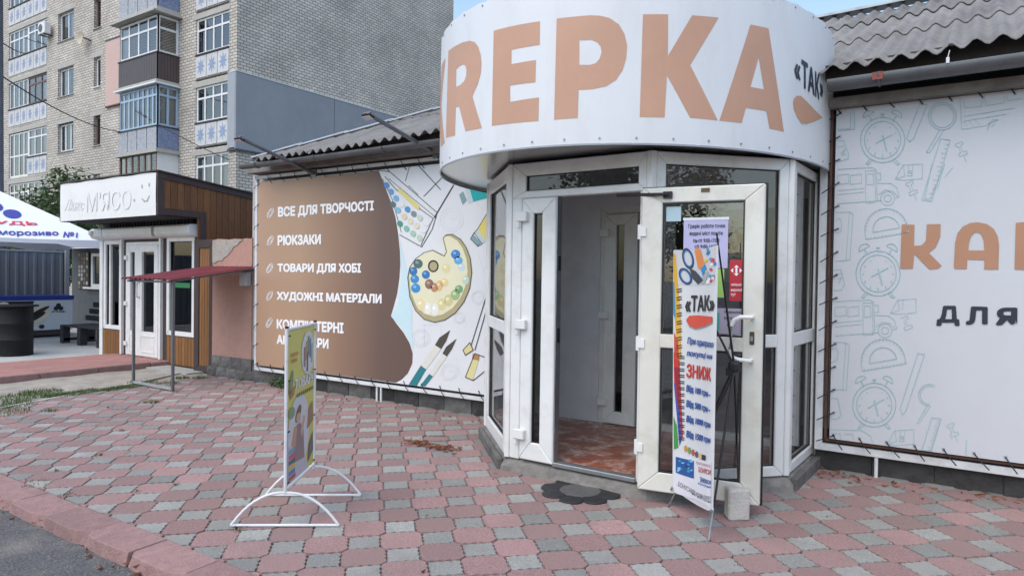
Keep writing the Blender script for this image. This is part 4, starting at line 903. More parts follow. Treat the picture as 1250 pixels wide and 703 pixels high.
dl([[(399, 58), (500, 48), (530, 49), (560, 56), (588, 75), (606, 105), (614, 140), (611, 180), (600, 215), (580, 245), (550, 264), (510, 273), (466, 275), (463, 361), (391, 366)], [(468, 124), (505, 123), (522, 129), (533, 143), (536, 160), (530, 180), (518, 194), (500, 199), (468, 199)]], z25, COPPER)
dl([Kp], z25, COPPER)
dl([[(990, 76), (1045, 88), (1092, 403), (1048, 393), (1038, 340), (976, 330), (963, 376), (895, 369)], [(1015, 176), (1031, 274), (990, 266)]], z25, COPPER)
dl([[(92, 210), (120, 190), (150, 175), (180, 168), (200, 174), (214, 192), (224, 225), (227, 260), (225, 300), (212, 345), (190, 395), (229, 525), (162, 538), (136, 437), (122, 440), (119, 555), (82, 565)], [(124, 285), (136, 273), (150, 265), (161, 268), (166, 285), (165, 310), (157, 332), (142, 348), (123, 357)]], z33, COPPER)
# the first K, the same letter further round (its right end shows)
kt = [on_drum(*z25(x, y)) for x, y in Kp]; tr0 = max(t for t, z in kt); tgt = min(on_drum(*z33(x, y))[0] for x, y in [(92, 210), (82, 565)])-.022
decal('lettering', [[(tgt-(tr0-t), z) for t, z in kt]], lambda t, z: drum(t, z, .0015), COPPER, ds, cut=.04)
DN = mat('print_slate', rgb(50, 64, 78), .5, var=.03)
q4 = [on_drum(*z30(*p)) for p in ((272, 322), (378, 398), (378, 288), (272, 205))]
for s, f0, f1, za_, zb_ in (('«', 0.0, .17, .28, .75), ('Т', .2, .4, .1, 1.0), ('А', .4, .63, .1, .98), ('К', .66, .83, .1, .96), ('»', .86, 1.0, .28, .7)):
    def mpq(u, v, f0=f0, f1=f1, za_=za_, zb_=zb_):
        uu = f0+(f1-f0)*u; vv = za_+(zb_-za_)*v
        t = (q4[0][0]*(1-uu)+q4[1][0]*uu)*(1-vv)+(q4[3][0]*(1-uu)+q4[2][0]*uu)*vv; z = (q4[0][1]*(1-uu)+q4[1][1]*uu)*(1-vv)+(q4[3][1]*(1-uu)+q4[2][1]*uu)*vv
        return drum(t, z, .004)
    text(s, mpq, DN, ds, .03, cut=.1)
tear = [(268, 385), (272, 368), (282, 358), (297, 358), (320, 380), (350, 412), (378, 440), (345, 456), (318, 464), (300, 462), (285, 440), (272, 410)]
dl([[(x+3, y+6) for x, y in tear]], z30, flat('pale_edge', 205, 222, 230), off=.0012, name='emblem'); dl([tear], z30, COPPER, off=.0022, name='emblem')

# ================================================================== FLOODLIGHT ARMS
def arm(px0, px1, label):
    b = PY(*px0, 6.10); t = PX(*px1, b.x); f = thing('floodlight', b, label, 'lamp', 'floodlight arms over the left banner')
    mb = MB(); mb.tube([b, t], .024, 8); mb.build('arm', mat('arm_steel', (.17, .175, .185), .45, .5, var=.2), f)
    mb = MB(); mb.box(b.x-.05, b.y-.01, b.z-.05, b.x+.05, b.y+.02, b.z+.05); mb.build('wall_plate', MATS['arm_steel'], f)
    d = (t-b).normalized(); h = t-d*.02; mb = MB(); mb.obox(h+Vector((-.065, -.06, -.02)), (.13, 0, 0), (0, .075, -.03), (0, .012, .028)); mb.build('lamp_head', BLACK, f, bevel=.012)
    mb = MB(); mb.obox(h+Vector((-.055, -.05, -.027)), (.11, 0, 0), (0, .06, -.024), (0, -.002, -.003)); mb.build('lens', mat('lamp_lens', (.6, .62, .65), .15), f)
    mb = MB(); mb.tube([h+Vector((-.07, -.03, -.02)), h+Vector((-.075, .0, .02)), h+Vector((0, .02, .03)), h+Vector((.075, 0, .02)), h+Vector((.07, -.03, -.02))], .007, 6); mb.build('bracket', MATS['arm_steel'], f)
arm((383, 212), (292, 168), 'slanting floodlight arm over the left corner of the brown banner')
arm((533, 188), (449, 139), 'slanting floodlight arm beside the round sign')

# ================================================================== DOORMAT
dm = thing('doormat', (-2.33, 4.41, 0), 'black rubber petal shaped doormat in front of the doorway', 'doormat')
RUBM = mat('mat_rubber', (.022, .022, .024), .5, var=.3, scale=30, bump=.5, bscale=150)
c0 = G(708, 601)
mb = MB(); mb.lathe((c0.x, c0.y, .010), [(.15, 0), (.15, .006), (.14, .0085)], 28); mb.build('centre', mat('mat_worn', (.10, .10, .10), .35, var=.3, scale=25, bump=.6, bscale=200, dirt=(.17, .16, .15), dscale=9, damt=.5), dm)
for k in range(8):
    a = 2*math.pi*k/8+.2; d = Vector((math.cos(a), math.sin(a), 0)); s_ = Vector((-d.y, d.x, 0)); ctr = c0+d*.205
    lp = []
    for q in range(14):
        t = 2*math.pi*q/14; r1, r2 = .088, .084+.014*math.cos(t); lp.append(ctr+d*(r1*math.cos(t))+s_*(r2*math.sin(t))+Vector((0, 0, .003)))
    mb = MB(); mb.prism(lp, (0, 0, .014)); mb.build('petal', RUBM, dm, bevel=.003)

# ================================================================== PAVEMENT SIGN (tube stand, printed panel)
m1, m2 = Vector((-3.479, 2.751, 0)), Vector((-3.80, 3.243, 0)); u_ = (m2-m1).normalized(); h_ = Vector((.806, .592, 0)); SWD = (m2-m1).length
ps = thing('pavement_sign', (m1+m2)/2, 'yellow and white printed panel on a white tube stand on the pavers', 'sign')
for m_ in (m1, m2):
    mb = MB(); R_ = .325
    mb.tube([m_-h_*R_+Vector((0, 0, .012)), m_+h_*R_+Vector((0, 0, .012))], .0085, 8); mb.build('base_bar', WHITEMETAL, ps, smooth=True)
    mb = MB(); mb.tube([m_+h_*R_*t+Vector((0, 0, .012+.2*(1-abs(t)**2.3))) for t in [-1+k/9 for k in range(19)]], .0085, 8); mb.build('hoop', WHITEMETAL, ps, smooth=True)
ZS0, ZS1 = .225, 1.215
for m_ in (m1, m2):
    mb = MB(); mb.tube([m_+Vector((0, 0, .2)), m_+Vector((0, 0, ZS1))], .0105, 8); mb.build('post', WHITEMETAL, ps, smooth=True)
    mb = MB(); mb.tube([m_+Vector((0, 0, ZS1)), m_+Vector((0, 0, ZS1+.012))], .012, 8); mb.build('cap', BLACK, ps)
for z in (ZS0, ZS1-.01):
    mb = MB(); mb.tube([m1+Vector((0, 0, z)), m2+Vector((0, 0, z))], .010, 8); mb.build('crossbar', WHITEMETAL, ps, smooth=True)
nS = Vector((u_.y, -u_.x, 0))
if nS.dot(-m1) < 0: nS = -nS
def sg(u, v, n=.0): return m1+u_*(.02+(SWD-.04)*u)+nS*(.004+n)+Vector((0, 0, ZS0+.02+(ZS1-ZS0-.04)*v))
mb = MB(); mb.obox(sg(0, 0, -.006), sg(1, 0)-sg(0, 0), sg(0, 1)-sg(0, 0), nS*.005); mb.build('panel', flat('panel_yellow', 212, 206, 112), ps)
def sp_(nm, loop, c, n=.002): return decal(nm, [loop], lambda u, v: sg(u, v, n), flat('sg_%d_%d_%d' % c, *[int(v*.72+58) for v in c]), ps)
sp_('photo_print', ell(.72, .82, .26, .15, 22), (222, 222, 226)); sp_('photo_print', ell(.40, .30, .40, .26, 24), (214, 214, 220)); sp_('photo_print', [(0, 0), (.75, 0), (.6, .18), (0, .25)], (196, 190, 204), .0025)
for i, (u, v, c) in enumerate([(.58, .80, (120, 70, 90)), (.66, .84, (190, 120, 60)), (.73, .87, (90, 130, 90)), (.80, .85, (70, 110, 160)), (.87, .81, (150, 160, 150)), (.69, .76, (60, 60, 70))]): sp_('pencil_print', [(u-.03, v-.07), (u+.03, v-.07), (u+.035, v+.07), (u-.025, v+.06)], c, .0035)
sp_('plant_print', ell(.1, .66, .1, .05, 12, .8), (90, 120, 70), .003); sp_('pot_print', [(.06, .55), (.2, .57), (.24, .63), (.05, .61)], (165, 95, 55), .003); sp_('plant_print', ell(.12, .46, .12, .04, 12), (110, 140, 90), .003)
sp_('box_print', [(.70, .28), (.96, .32), (.92, .46), (.74, .42)], (150, 95, 50), .003); sp_('box_print', [(.74, .04), (.96, .10), (.94, .24), (.78, .17)], (75, 70, 75), .003)
# printed child: hair, face, clothes
sp_('figure_print', ell(.36, .43, .12, .045, 14, .3), (92, 58, 40), .003); sp_('figure_print', ell(.37, .40, .085, .035, 12), (205, 160, 135), .0035)
sp_('figure_print', [(.18, .12), (.6, .10), (.56, .30), (.44, .36), (.3, .36), (.2, .28)], (128, 98, 104), .0033); sp_('figure_print', [(.12, .24), (.26, .22), (.32, .34), (.22, .36)], (200, 140, 95), .0038); sp_('figure_print', [(.5, .25), (.62, .38), (.56, .4), (.44, .3)], (205, 160, 135), .0038)
for i, c in enumerate([(170, 50, 55), (60, 110, 170), (215, 190, 60), (60, 60, 80), (200, 60, 70), (90, 150, 190)]): sp_('book_print', [(.03, .02+i*.035), (.27-.02*(i % 2), .02+i*.035), (.27-.02*(i % 2), .048+i*.035), (.03, .048+i*.035)], c, .004)
def stext(s, u0, v0, u1, v1, m, bold=.03, n=.005): return text(s, lambda u, v: sg(u0+(u1-u0)*u, v0+(v1-v0)*v, n), m, ps, bold)
stext('ТОВАРИ', .22, .60, .98, .672, PRW, .05, .004); stext('ТОВАРИ', .24, .605, .96, .667, flat('sign_red', 190, 60, 60), .0); 
for v, u0, u1, c in ((.555, .3, .96, (120, 120, 70)), (.84, .08, .34, (200, 120, 50)), (.80, .08, .3, (200, 120, 50))):
    decals('small_print', [[(u0+(u1-u0)*k/9, v-.012), (u0+(u1-u0)*(k+.6)/9, v-.012), (u0+(u1-u0)*(k+.6)/9, v+.012), (u0+(u1-u0)*k/9, v+.012)] for k in range(9)], lambda u, w_: sg(u, w_, .005), flat('sg_%d_%d_%d' % c, *c), ps)
mb = MB()
for v in (.02, .35, .68, .97):
    for u in (-.02, 1.02): p = sg(u, v, .004); mb.tube([p, sg(.04 if u < .5 else .96, v, .006)], .004, 5)
mb.build('cable_ties', CORD, ps)

# ================================================================== X-FRAME BANNER STAND
xs = thing('banner_stand', G(860, 640), 'narrow printed banner on a black crossed rod stand in front of the open door', 'banner stand')
bl, tl, brr, trr = Vector((-1.672, 4.497, .135)), Vector((-1.712, 4.541, 1.742)), Vector((-1.262, 4.038, .185)), Vector((-1.262, 4.040, 1.75))
nX = Vector((.743, .669, 0))                                # away from the viewer
def xb(u, v, n=0.0):
    p = bl.lerp(brr, u).lerp(tl.lerp(trr, u), v); sag = -.03*math.sin(math.pi*u)*(1-v)**4 - .012*math.sin(math.pi*u)*v**6
    curl = .03*math.sin(math.pi*u)-.0+(.012*max(0, (u-.86)/.14)**1.5)
    return p+nX*(curl-n)+Vector((0, 0, sag))
mb = MB(); nu, nv = 20, 24
for i in range(nu+1):
    for k in range(nv+1): mb.v.append(xb(i/nu, k/nv))
for i in range(nu):
    for k in range(nv): a = i*(nv+1)+k; mb.f.append((a, a+nv+1, a+nv+2, a+1))
xc = mb.build('banner_sheet', mat('stand_vinyl', (.70, .71, .72), .35, var=.03, scale=3), xs, smooth=True)
zX = Z(810, 290, 4.687); zX2 = Z(810, 430, 3.346)
def uvpix(x, y):                                            # photo pixel -> (u, v) on the sheet
    u, v = .5, .5
    for _ in range(12):
        p = xb(u, v); a, b, _d = PJ(p); du = .01; pu = PJ(xb(u+du, v)); pv = PJ(xb(u, v+du))
        j = [[(pu[0]-a)/du, (pv[0]-a)/du], [(pu[1]-b)/du, (pv[1]-b)/du]]; det = j[0][0]*j[1][1]-j[0][1]*j[1][0]; ex, ey = x-a, y-b
        u += (ex*j[1][1]-ey*j[0][1])/det; v += (ey*j[0][0]-ex*j[1][0])/det; u = min(max(u, -.02), 1.02); v = min(max(v, -.02), 1.02)
    return u, v
def xd(nm, loops, zf, c, n=.002): 
    ll = [[uvpix(*zf(x, y)) for x, y in lp] for lp in loops]; return decal(nm, ll, lambda u, v: xb(u, v, n), flat('xb_%d_%d_%d' % c, *c) if isinstance(c, tuple) else c, xs, cut=.12)
def xds(nm, quads, zf, c, n=.004):
    mb_ = MB()
    for q in quads: mb_.add([xb(*uvpix(*zf(x, y)), n) for x, y in q], [(0, 1, 2, 3)])
    return mb_.build(nm, flat('xb_%d_%d_%d' % c, *c), xs)
xd('photo_print', [[(62, 70), (300, 50), (292, 268), (92, 270), (70, 262)]], zX, (206, 208, 210), .0015)
xd('pencil_print', [[(58, 90), (72, 100), (100, 480), (100, 700), (84, 700), (66, 480)]], zX, (226, 178, 60), .002)
xd('pencil_print', [[(56, 250), (64, 260), (72, 470), (58, 440)]], zX, (80, 150, 190), .003); xd('pencil_print', [[(62, 540), (86, 600), (90, 700), (64, 700)]], zX, (205, 70, 50), .003)
xd('pencil_print', [[(42, 0), (64, 0), (80, 340), (66, 380), (44, 140)]], zX2, (205, 60, 45), .0018); xd('pencil_print', [[(44, 130), (60, 90), (74, 360), (66, 380)]], zX2, (60, 80, 170), .0025); xd('pencil_print', [[(42, 260), (56, 300), (62, 388), (44, 395)]], zX2, (70, 150, 70), .003); xd('pencil_print', [[(46, 60), (62, 60), (68, 250), (56, 200)]], zX2, (150, 40, 60), .0028)
for cx, cy, rx, ry, rot in ((143, 120, 32, 62, -.25), (128, 222, 34, 52, -.5)):
    xd('scissor_print', [ell(cx, cy, rx, ry, 20, rot), ell(cx, cy, rx*.78, ry*.8, 20, rot)], zX, (48, 62, 92), .004); xd('scissor_print', [ell(cx, cy, rx*.78, ry*.8, 20, rot), ell(cx, cy, rx*.62, ry*.68, 20, rot)], zX, (60, 125, 190), .004)
xd('scissor_print', [[(150, 175), (185, 190), (232, 245), (200, 268), (170, 235)]], zX, (60, 66, 80), .0045); xd('scissor_print', [[(215, 240), (250, 190), (262, 195), (240, 262), (220, 268)]], zX, (170, 178, 180), .004)
xd('marker_print', [[(180, 75), (195, 55), (215, 70), (240, 160), (225, 190), (200, 175)]], zX, (226, 140, 80), .004); xd('marker_print', [[(215, 180), (240, 150), (250, 180), (228, 220)]], zX, (50, 140, 200), .0045)
rr = random.Random(2)
for _ in range(16):
    c = rr.choice([(230, 200, 60), (60, 130, 190), (210, 70, 80), (240, 240, 240), (90, 160, 200)]); cx, cy = rr.uniform(240, 296), rr.uniform(60, 262); xd('clip_print', [ell(cx, cy, rr.uniform(7, 13), rr.uniform(7, 16), 6, rr.random())], zX, c, .0042)
sq = []
for k in range(9): sq += ribbon([(78, 298+k*46), (104, 292+k*46)], 6)+ribbon([(80, 312+k*46), (106, 306+k*46)], 6)
xds('spiral_print', sq, zX, (40, 40, 46))
sq = []
for k in range(14): sq += ribbon([(64, 15+k*25.5), (86, 17+k*25.5)], 4)+ribbon([(64, 23+k*25.5), (86, 25+k*25.5)], 4)
xds('spiral_print', sq, zX2, (40, 40, 46))
def xt(s, zf, bl_, br_, tr_2, tl_2, c, bold=.02, shear=0):
    q = [uvpix(*zf(*p)) for p in (bl_, br_, tr_2, tl_2)]
    def mp(a, b): return xb((q[0][0]*(1-a)+q[1][0]*a)*(1-b)+(q[3][0]*(1-a)+q[2][0]*a)*b, (q[0][1]*(1-a)+q[1][1]*a)*(1-b)+(q[3][1]*(1-a)+q[2][1]*a)*b, .005)
    return text(s, mp, flat('xb_%d_%d_%d' % c, *c), xs, bold, shear, cut=.15)
xt('«ТАК»', zX, (126, 425), (296, 418), (296, 325), (130, 330), (42, 44, 50), .03)
xd('emblem', [[(132, 470), (150, 447), (200, 444), (282, 452), (282, 485), (240, 505), (185, 520), (150, 505)]], zX, (215, 80, 60), .0045); xd('emblem', [[(132, 478), (150, 455), (282, 460), (282, 492), (240, 513), (185, 528), (150, 513)]], zX, (150, 160, 165), .003)
BLU = (40, 90, 170)
xt('При одноразо', zX, (140, 618), (290, 640), (290, 592), (140, 568), BLU, .03, .25); xt('покупці на', zX, (136, 685), (282, 702), (282, 664), (136, 640), BLU, .03, .25)
xt('ЗНИЖ', zX2, (95, 102), (196, 118), (196, 62), (98, 45), (205, 60, 50), .03)
for i, s in enumerate(('Від 100 грн -', 'Від 500 грн -', 'Від 1000 грн', 'Від 1500 грн')): xt(s, zX2, (95, 166+i*62), (194, 190+i*62), (194, 158+i*62), (96, 130+i*62), BLU, .045, .12)
for i, c in enumerate([(200, 150, 60), (120, 150, 80), (190, 80, 80), (90, 90, 100), (220, 190, 120)]): xd('trinket_print', [ell(92+i*15, 392+i*8, 7, 14, 7)], zX2, c, .004)
xd('trinket_print', [[(158, 416), (174, 420), (173, 442), (158, 438)]], zX2, (45, 45, 50), .004)
xd('card_print', [[(44, 400), (196, 445), (196, 640), (180, 625), (130, 598), (44, 570)]], zX2, (222, 222, 228), .003)
xd('photo_print', [[(52, 425), (127, 442), (127, 515), (52, 490)]], zX2, (30, 85, 150), .0045)
for _ in range(14): cx, cy = rr.uniform(60, 120), rr.uniform(440, 500); xd('photo_print', [ell(cx, cy, rr.uniform(4, 9), rr.uniform(3, 6), 7)], zX2, rr.choice([(130, 190, 225), (20, 50, 110), (70, 140, 200)]), .0055)
xt('при покупці', zX2, (136, 458), (194, 472), (194, 455), (136, 440), (200, 110, 110), .01); xt('БОНУСИ', zX2, (146, 488), (196, 500), (196, 478), (146, 466), (205, 90, 90), .02); xt('ЗНИЖКИ', zX2, (152, 528), (196, 540), (196, 522), (152, 506), BLU, .02); xt('нарахування', zX2, (144, 540), (196, 558), (196, 545), (144, 528), BLU, .01)
xt('..БОНУСАМИ можна оплат', zX2, (56, 542), (196, 602), (196, 584), (58, 522), (60, 64, 80), .01); xt('не наступні', zX2, (118, 582), (196, 618), (196, 602), (118, 566), (60, 64, 80), .01)
# stand: hub, four rods, rear leg, feet
hub = Vector((-1.262, 4.452, 1.0)); fl, fr_ = G(817, 617), G(865, 660)
mb = MB(); mb.lathe(hub-Vector((0, 0, .035)), [(.028, 0), (.04, .015), (.04, .05), (.028, .07)], 10); mb.obox(hub+Vector((-.045, -.03, -.06)), (.05, 0, 0), (0, .05, 0), (0, 0, .05)); mb.build('hub', BLACK, xs)
for e in (tl+Vector((-.012, .012, .06)), trr+Vector((0, .0, .07))):
    mb = MB(); mb.tube([hub, e], [.008, .005], 7); mb.build('rod', BLACK, xs)
for e, kn in ((fl, bl), (fr_, brr)):
    k_ = hub.lerp(e, .82); mb = MB(); mb.tube([hub, k_], [.008, .007], 7); mb.build('rod', BLACK, xs)
    mb = MB(); mb.tube([k_, e+Vector((0, 0, .006))], .006, 7); mb.build('foot_rod', STEEL, xs)
rg = G(902, 617); mb = MB(); mb.tube([hub, rg+Vector((0, 0, .006))], [.008, .007], 7); mb.build('rear_leg', BLACK, xs)
for e, g_ in ((bl, fl), (brr, fr_)):
    mb = MB(); mb.tube([e+Vector((0, 0, .012)), e.lerp(g_+Vector((0, 0, .1)), .5)], .006, 6); mb.lathe(e+Vector((0, 0, 0)), [(.011, 0), (.011, .008)], 8); mb.build('hook', STEEL, xs)
# concrete block keeping the door open
cb_ = G(903, 636); mb = MB(); a = Vector((.83, .55, 0)); b = Vector((-.55, .83, 0)); mb.obox(cb_-a*.07+Vector((0, 0, .002)), a*.135, b*.11, (0, 0, .2))
me = mb.mesh('concrete_block', bevel=.014, seg=2); bm = bmesh.new(); bm.from_mesh(me); bmesh.ops.subdivide_edges(bm, edges=bm.edges[:], cuts=1); rr = random.Random(1)
for v in bm.verts: v.co += Vector((rr.uniform(-1, 1), rr.uniform(-1, 1), rr.uniform(-1, 1) if v.co.z > .02 else 0))*.0025
bm.to_mesh(me); bm.free(); tag(link_mesh('concrete_block', me, mat('block_concrete', (.55, .53, .50), .95, var=.25, scale=14, bump=.8, bscale=60, dirt=(.25, .23, .2), dscale=7, damt=.6)), 'small pale concrete block standing against the open door', 'block')

# ================================================================== LOW CANOPY, PINK WALL, BOARD GATE
cn = thing('canopy', (-9.1, 5.6, 0), 'low canopy with a red corrugated sheet on thin grey legs by the pink wall', 'canopy')
REDM = mat('red_sheet', (.20, .035, .045), .45, .1, var=.15, scale=4)
mb = MB(); y0, y1, zz0, zz1 = 4.93, 6.22, 1.43, 1.615; nx = 64
for i in range(nx+1):
    x = -9.72+1.16*i/nx; z = .011*(1 if math.sin(2*math.pi*i/6.4) > 0 else -1)
    for y, zz in ((y0, zz0), (y1, zz1)): mb.v.append(Vector((x, y, zz+z+.02)))
for i in range(nx): mb.f.append((2*i, 2*i+2, 2*i+3, 2*i+1))
mb.build('roof_sheet', REDM, cn)
TUBE = mat('grey_tube', (.16, .17, .185), .45, .4, var=.12)
for x in (-9.57, -8.61):
    mb = MB(); mb.box(x-.016, 5.01, 0, x+.016, 5.042, 1.43); mb.build('leg', TUBE, cn)
    mb = MB(); mb.bar((x, 4.95, 1.418), (x, 6.23, 1.605), .025, .025); mb.build('rafter', TUBE, cn)
mb = MB(); mb.box(-9.554, 5.012, .02, -8.626, 5.04, .05); mb.build('bottom_rail', mat('pale_tube', (.4, .41, .43), .45, .3), cn)
mb = MB(); mb.box(-9.7, 5.0, 1.405, -8.58, 5.03, 1.43); mb.build('purlin', TUBE, cn); mb = MB(); mb.box(-9.7, 6.19, 1.56, -8.58, 6.215, 1.59); mb.build('purlin', TUBE, cn)
PINKW = mat('pink_render', (.46, .27, .215), .95, var=.1, scale=8, bump=.9, bscale=90, dirt=(.36, .22, .175), dscale=1.3, damt=.6)
pkw = thing('pink_wall', (-9.2, 6.3, 0), 'pink rendered wall with crumbling top between the banner and the kiosk', 'wall')
mb = MB(); rr = random.Random(11); top = [(-9.66+i*.06, 2.04+rr.uniform(-.018, .018)) for i in range(17)]
mb.prism([(x, 6.26, z) for x, z in top]+[(-8.7, 6.26, .2), (-9.66, 6.26, .2)], (0, .22, 0)); mb.build('wall', PINKW, pkw)
mb = MB(); lp = [(-9.655, 2.03), (-9.655, 1.70), (-9.6, 1.69), (-9.5, 1.73), (-9.42, 1.72), (-9.36, 1.77), (-9.28, 1.80), (-9.2, 1.86), (-9.12, 1.93), (-9.03, 1.96), (-8.98, 2.0), (-8.9, 2.03)]
mb.prism([(x, 6.25, z) for x, z in lp], (0, .012, 0)); mb.build('bare_plaster', mat('bare_plaster', (.36, .34, .30), .97, var=.25, scale=14, bump=.9, bscale=40), pkw)
blk3 = [rough_block(.235, .155, .06, 40+s) for s in range(5)]
for r in range(2):
    for i in range(5): 
        x = -9.72+i*.24+(.12 if r else 0)
        if x < -8.7: link_mesh('plinth_block', blk3[(i+2*r) % 5], PLG, pkw, (x, 6.215, -.02+r*.16))
mb = MB(); mb.box(-8.86, 6.16, 1.36, -8.70, 6.25, 1.56); mb.build('meter_box', mat('box_grey', (.5, .5, .5), .5), pkw, bevel=.008)
WOODL = mat('wood_light', (.215, .095, .028), .6, var=.35, scale=5, stretch=(14, 14, 1), bump=.2, bscale=8, obj_rand=.2)
WOODD = mat('wood_brown', (.155, .064, .02), .65, var=.4, scale=5, stretch=(12, 12, 1), bump=.2, bscale=8, obj_rand=.22)
TRIM = mat('dark_trim_wood', (.052, .036, .034), .7, var=.25, scale=5, stretch=(6, 6, 1), bump=.2)
bg_ = thing('board_gate', (-9.9, 6.3, 0), 'narrow gate of light brown vertical boards in a dark frame beside the pink wall', 'gate')
pgt, _ = Pl((-10.17, 6.27), (-9.66, 6.27)); mb = MB(); frame(mb, pgt, 0, .0, .50, 2.05, (.13, .1, .1, .13), -.04, 0); mb.build('frame', TRIM, bg_, bevel=.006)
for i in range(4): mb = MB(); mb.box(-10.04+i*.07, 6.285, .095, -10.04+i*.07+.066, 6.305, 1.93); mb.build('board', WOODL, bg_, bevel=.008)

# ================================================================== KIOSK
kk = thing('kiosk', (-11.8, 6.9, 0), 'brown wood clad butcher kiosk with white sign box and white door', 'kiosk')
KX0, KX1, KY, KYB = -13.32, -10.22, 6.42, 8.6
pk, LK = Pl((KX0, KY), (KX1, KY)); uk = lambda X: X-KX0
wins = [(uk(-13.24), .50, uk(-12.62), 2.10, [.18]), (uk(-11.17), .50, uk(-10.37), 2.12, [])]
dx0, dx1 = uk(-12.46), uk(-11.36)
mb = MB(); holes_wall(mb, pk, 0, 0, LK, 2.42, [w_[:4] for w_ in wins]+[(dx0, .075, dx1, 2.06)], .12); mb.build('front_wall', TRIM, kk)
mb = MB(); mb.add([(KX0, KY, 0), (KX0, KYB, 0), (KX0, KYB, 2.75), (KX0, KY, 2.9)], [(0, 1, 2, 3)]); mb.build('left_wall', TRIM, kk)
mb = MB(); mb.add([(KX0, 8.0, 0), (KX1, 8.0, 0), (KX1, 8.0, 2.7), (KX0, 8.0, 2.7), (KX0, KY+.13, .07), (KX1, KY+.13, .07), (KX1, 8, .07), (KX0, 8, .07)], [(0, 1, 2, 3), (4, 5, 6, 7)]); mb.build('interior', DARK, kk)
# right side boards (with the overhang of the sign box)
SY = 5.70
rz = lambda y: 3.035-.10*(y-SY)
y = SY+.10; i = 0
while y < KYB:
    b0 = 2.50 if y < KY-.07 else .0
    mb = MB(); mb.obox((KX1, y, b0), (0, .105, 0), (.018, 0, 0), (0, 0, rz(y)-b0-.08)); mb.build('board', WOODD, kk, bevel=.006); y += .11; i += 1
mb = MB(); mb.box(KX1-.01, SY, 2.40, KX1+.03, SY+.10, 3.03); mb.build('trim', TRIM, kk)
mb = MB(); mb.box(KX1-.01, SY+.10, 2.405, KX1+.03, KY-.03, 2.5); mb.build('trim', TRIM, kk)
mb = MB(); mb.box(KX1-.01, KY-.03, .0, KX1+.032, KY+.07, 2.5); mb.build('trim', TRIM, kk)
mb = MB(); mb.bar((KX1+.012, SY, rz(SY)-.035), (KX1+.012, KYB, rz(KYB)-.035), .044, .09); mb.build('trim', TRIM, kk)
mb = MB(); mb.obox((KX0, SY-.02, rz(SY-.02)+.012), (KX1-KX0+.06, 0, 0), (0, KYB-SY, -.1*(KYB-SY)), (0, 0, .02)); mb.build('roof', TRIM, kk)
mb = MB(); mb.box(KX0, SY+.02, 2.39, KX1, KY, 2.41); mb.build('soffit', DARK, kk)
mb = MB(); mb.box(KX0, SY+.005, 2.40, KX0+.03, KY, 3.0); mb.build('box_side', TRIM, kk)
# sign board: wrinkled white banner with ghost lettering
mb = MB(); nx, nz = 30, 8
for i in range(nx+1):
    for k in range(nz+1):
        u, v = i/nx, k/nz; mb.v.append(Vector((KX0+.05+(KX1-KX0-.06)*u, SY-.005-.004*math.sin(math.pi*v)*(1+.5*math.sin(u*9)), 2.395+.64*v+.006*math.sin(u*23)*(1 if v > .9 else 0))))
for i in range(nx):
    for k in range(nz): a = i*(nz+1)+k; mb.f.append((a, a+nz+1, a+nz+2, a+1))
sb_ = mb.build('sign_board', mat('kiosk_vinyl', (.76, .76, .75), .5, var=.05, scale=2, bump=.35, bscale=7, dirt=(.6, .58, .54), dscale=2, damt=.5), kk, smooth=True)
GH = flat('ghost', 226, 226, 225); GHD = flat('ghost_edge', 202, 202, 199); zk = Z(60, 200, 5.406)
YK = SY-.0125
for s, q, sh, dd in (('Люкс', ((97, 310), (228, 308), (232, 238), (112, 228)), .3, 0), ("М'ЯСО", ((244, 318), (538, 298), (540, 168), (246, 192)), 0, 0)):
    text(s, quadmap(*[(x+1.6, y+1.4) for x, y in q], on(YK, zk)), GHD, sb_, 0, sh); text(s, quadmap(*q, on(YK-.002, zk)), GH, sb_, 0, sh)
decals('smile_print', ribbon([(612, 230), (628, 248), (645, 246), (660, 212)], 7)+[ell(612, 150, 5, 14, 8), ell(659, 138, 5, 14, 8), ell(561, 240, 6, 10, 8)], on(YK-.002, zk), flat('ghost_dark', 168, 168, 166), sb_)
# shutter boxes
for x0, x1 in ((-13.42, -13.02), (-13.0, -11.38), (-11.30, -10.28)):
    mb = MB(); mb.prism([(x0, KY, 2.1), (x0, KY-.14, 2.13), (x0, KY-.17, 2.17), (x0, KY-.17, 2.28), (x0, KY-.15, 2.305), (x0, KY, 2.31)], (x1-x0, 0, 0)); mb.build('shutter_box', WHITE, kk, bevel=.006)
mb = MB()
for i in range(26): mb.box(-12.95+i*.1, 6.36, 2.315, -12.95+i*.1+.06, 6.40, 2.39)
mb.build('vent_strip', DARK, kk)['kind'] = 'stuff'
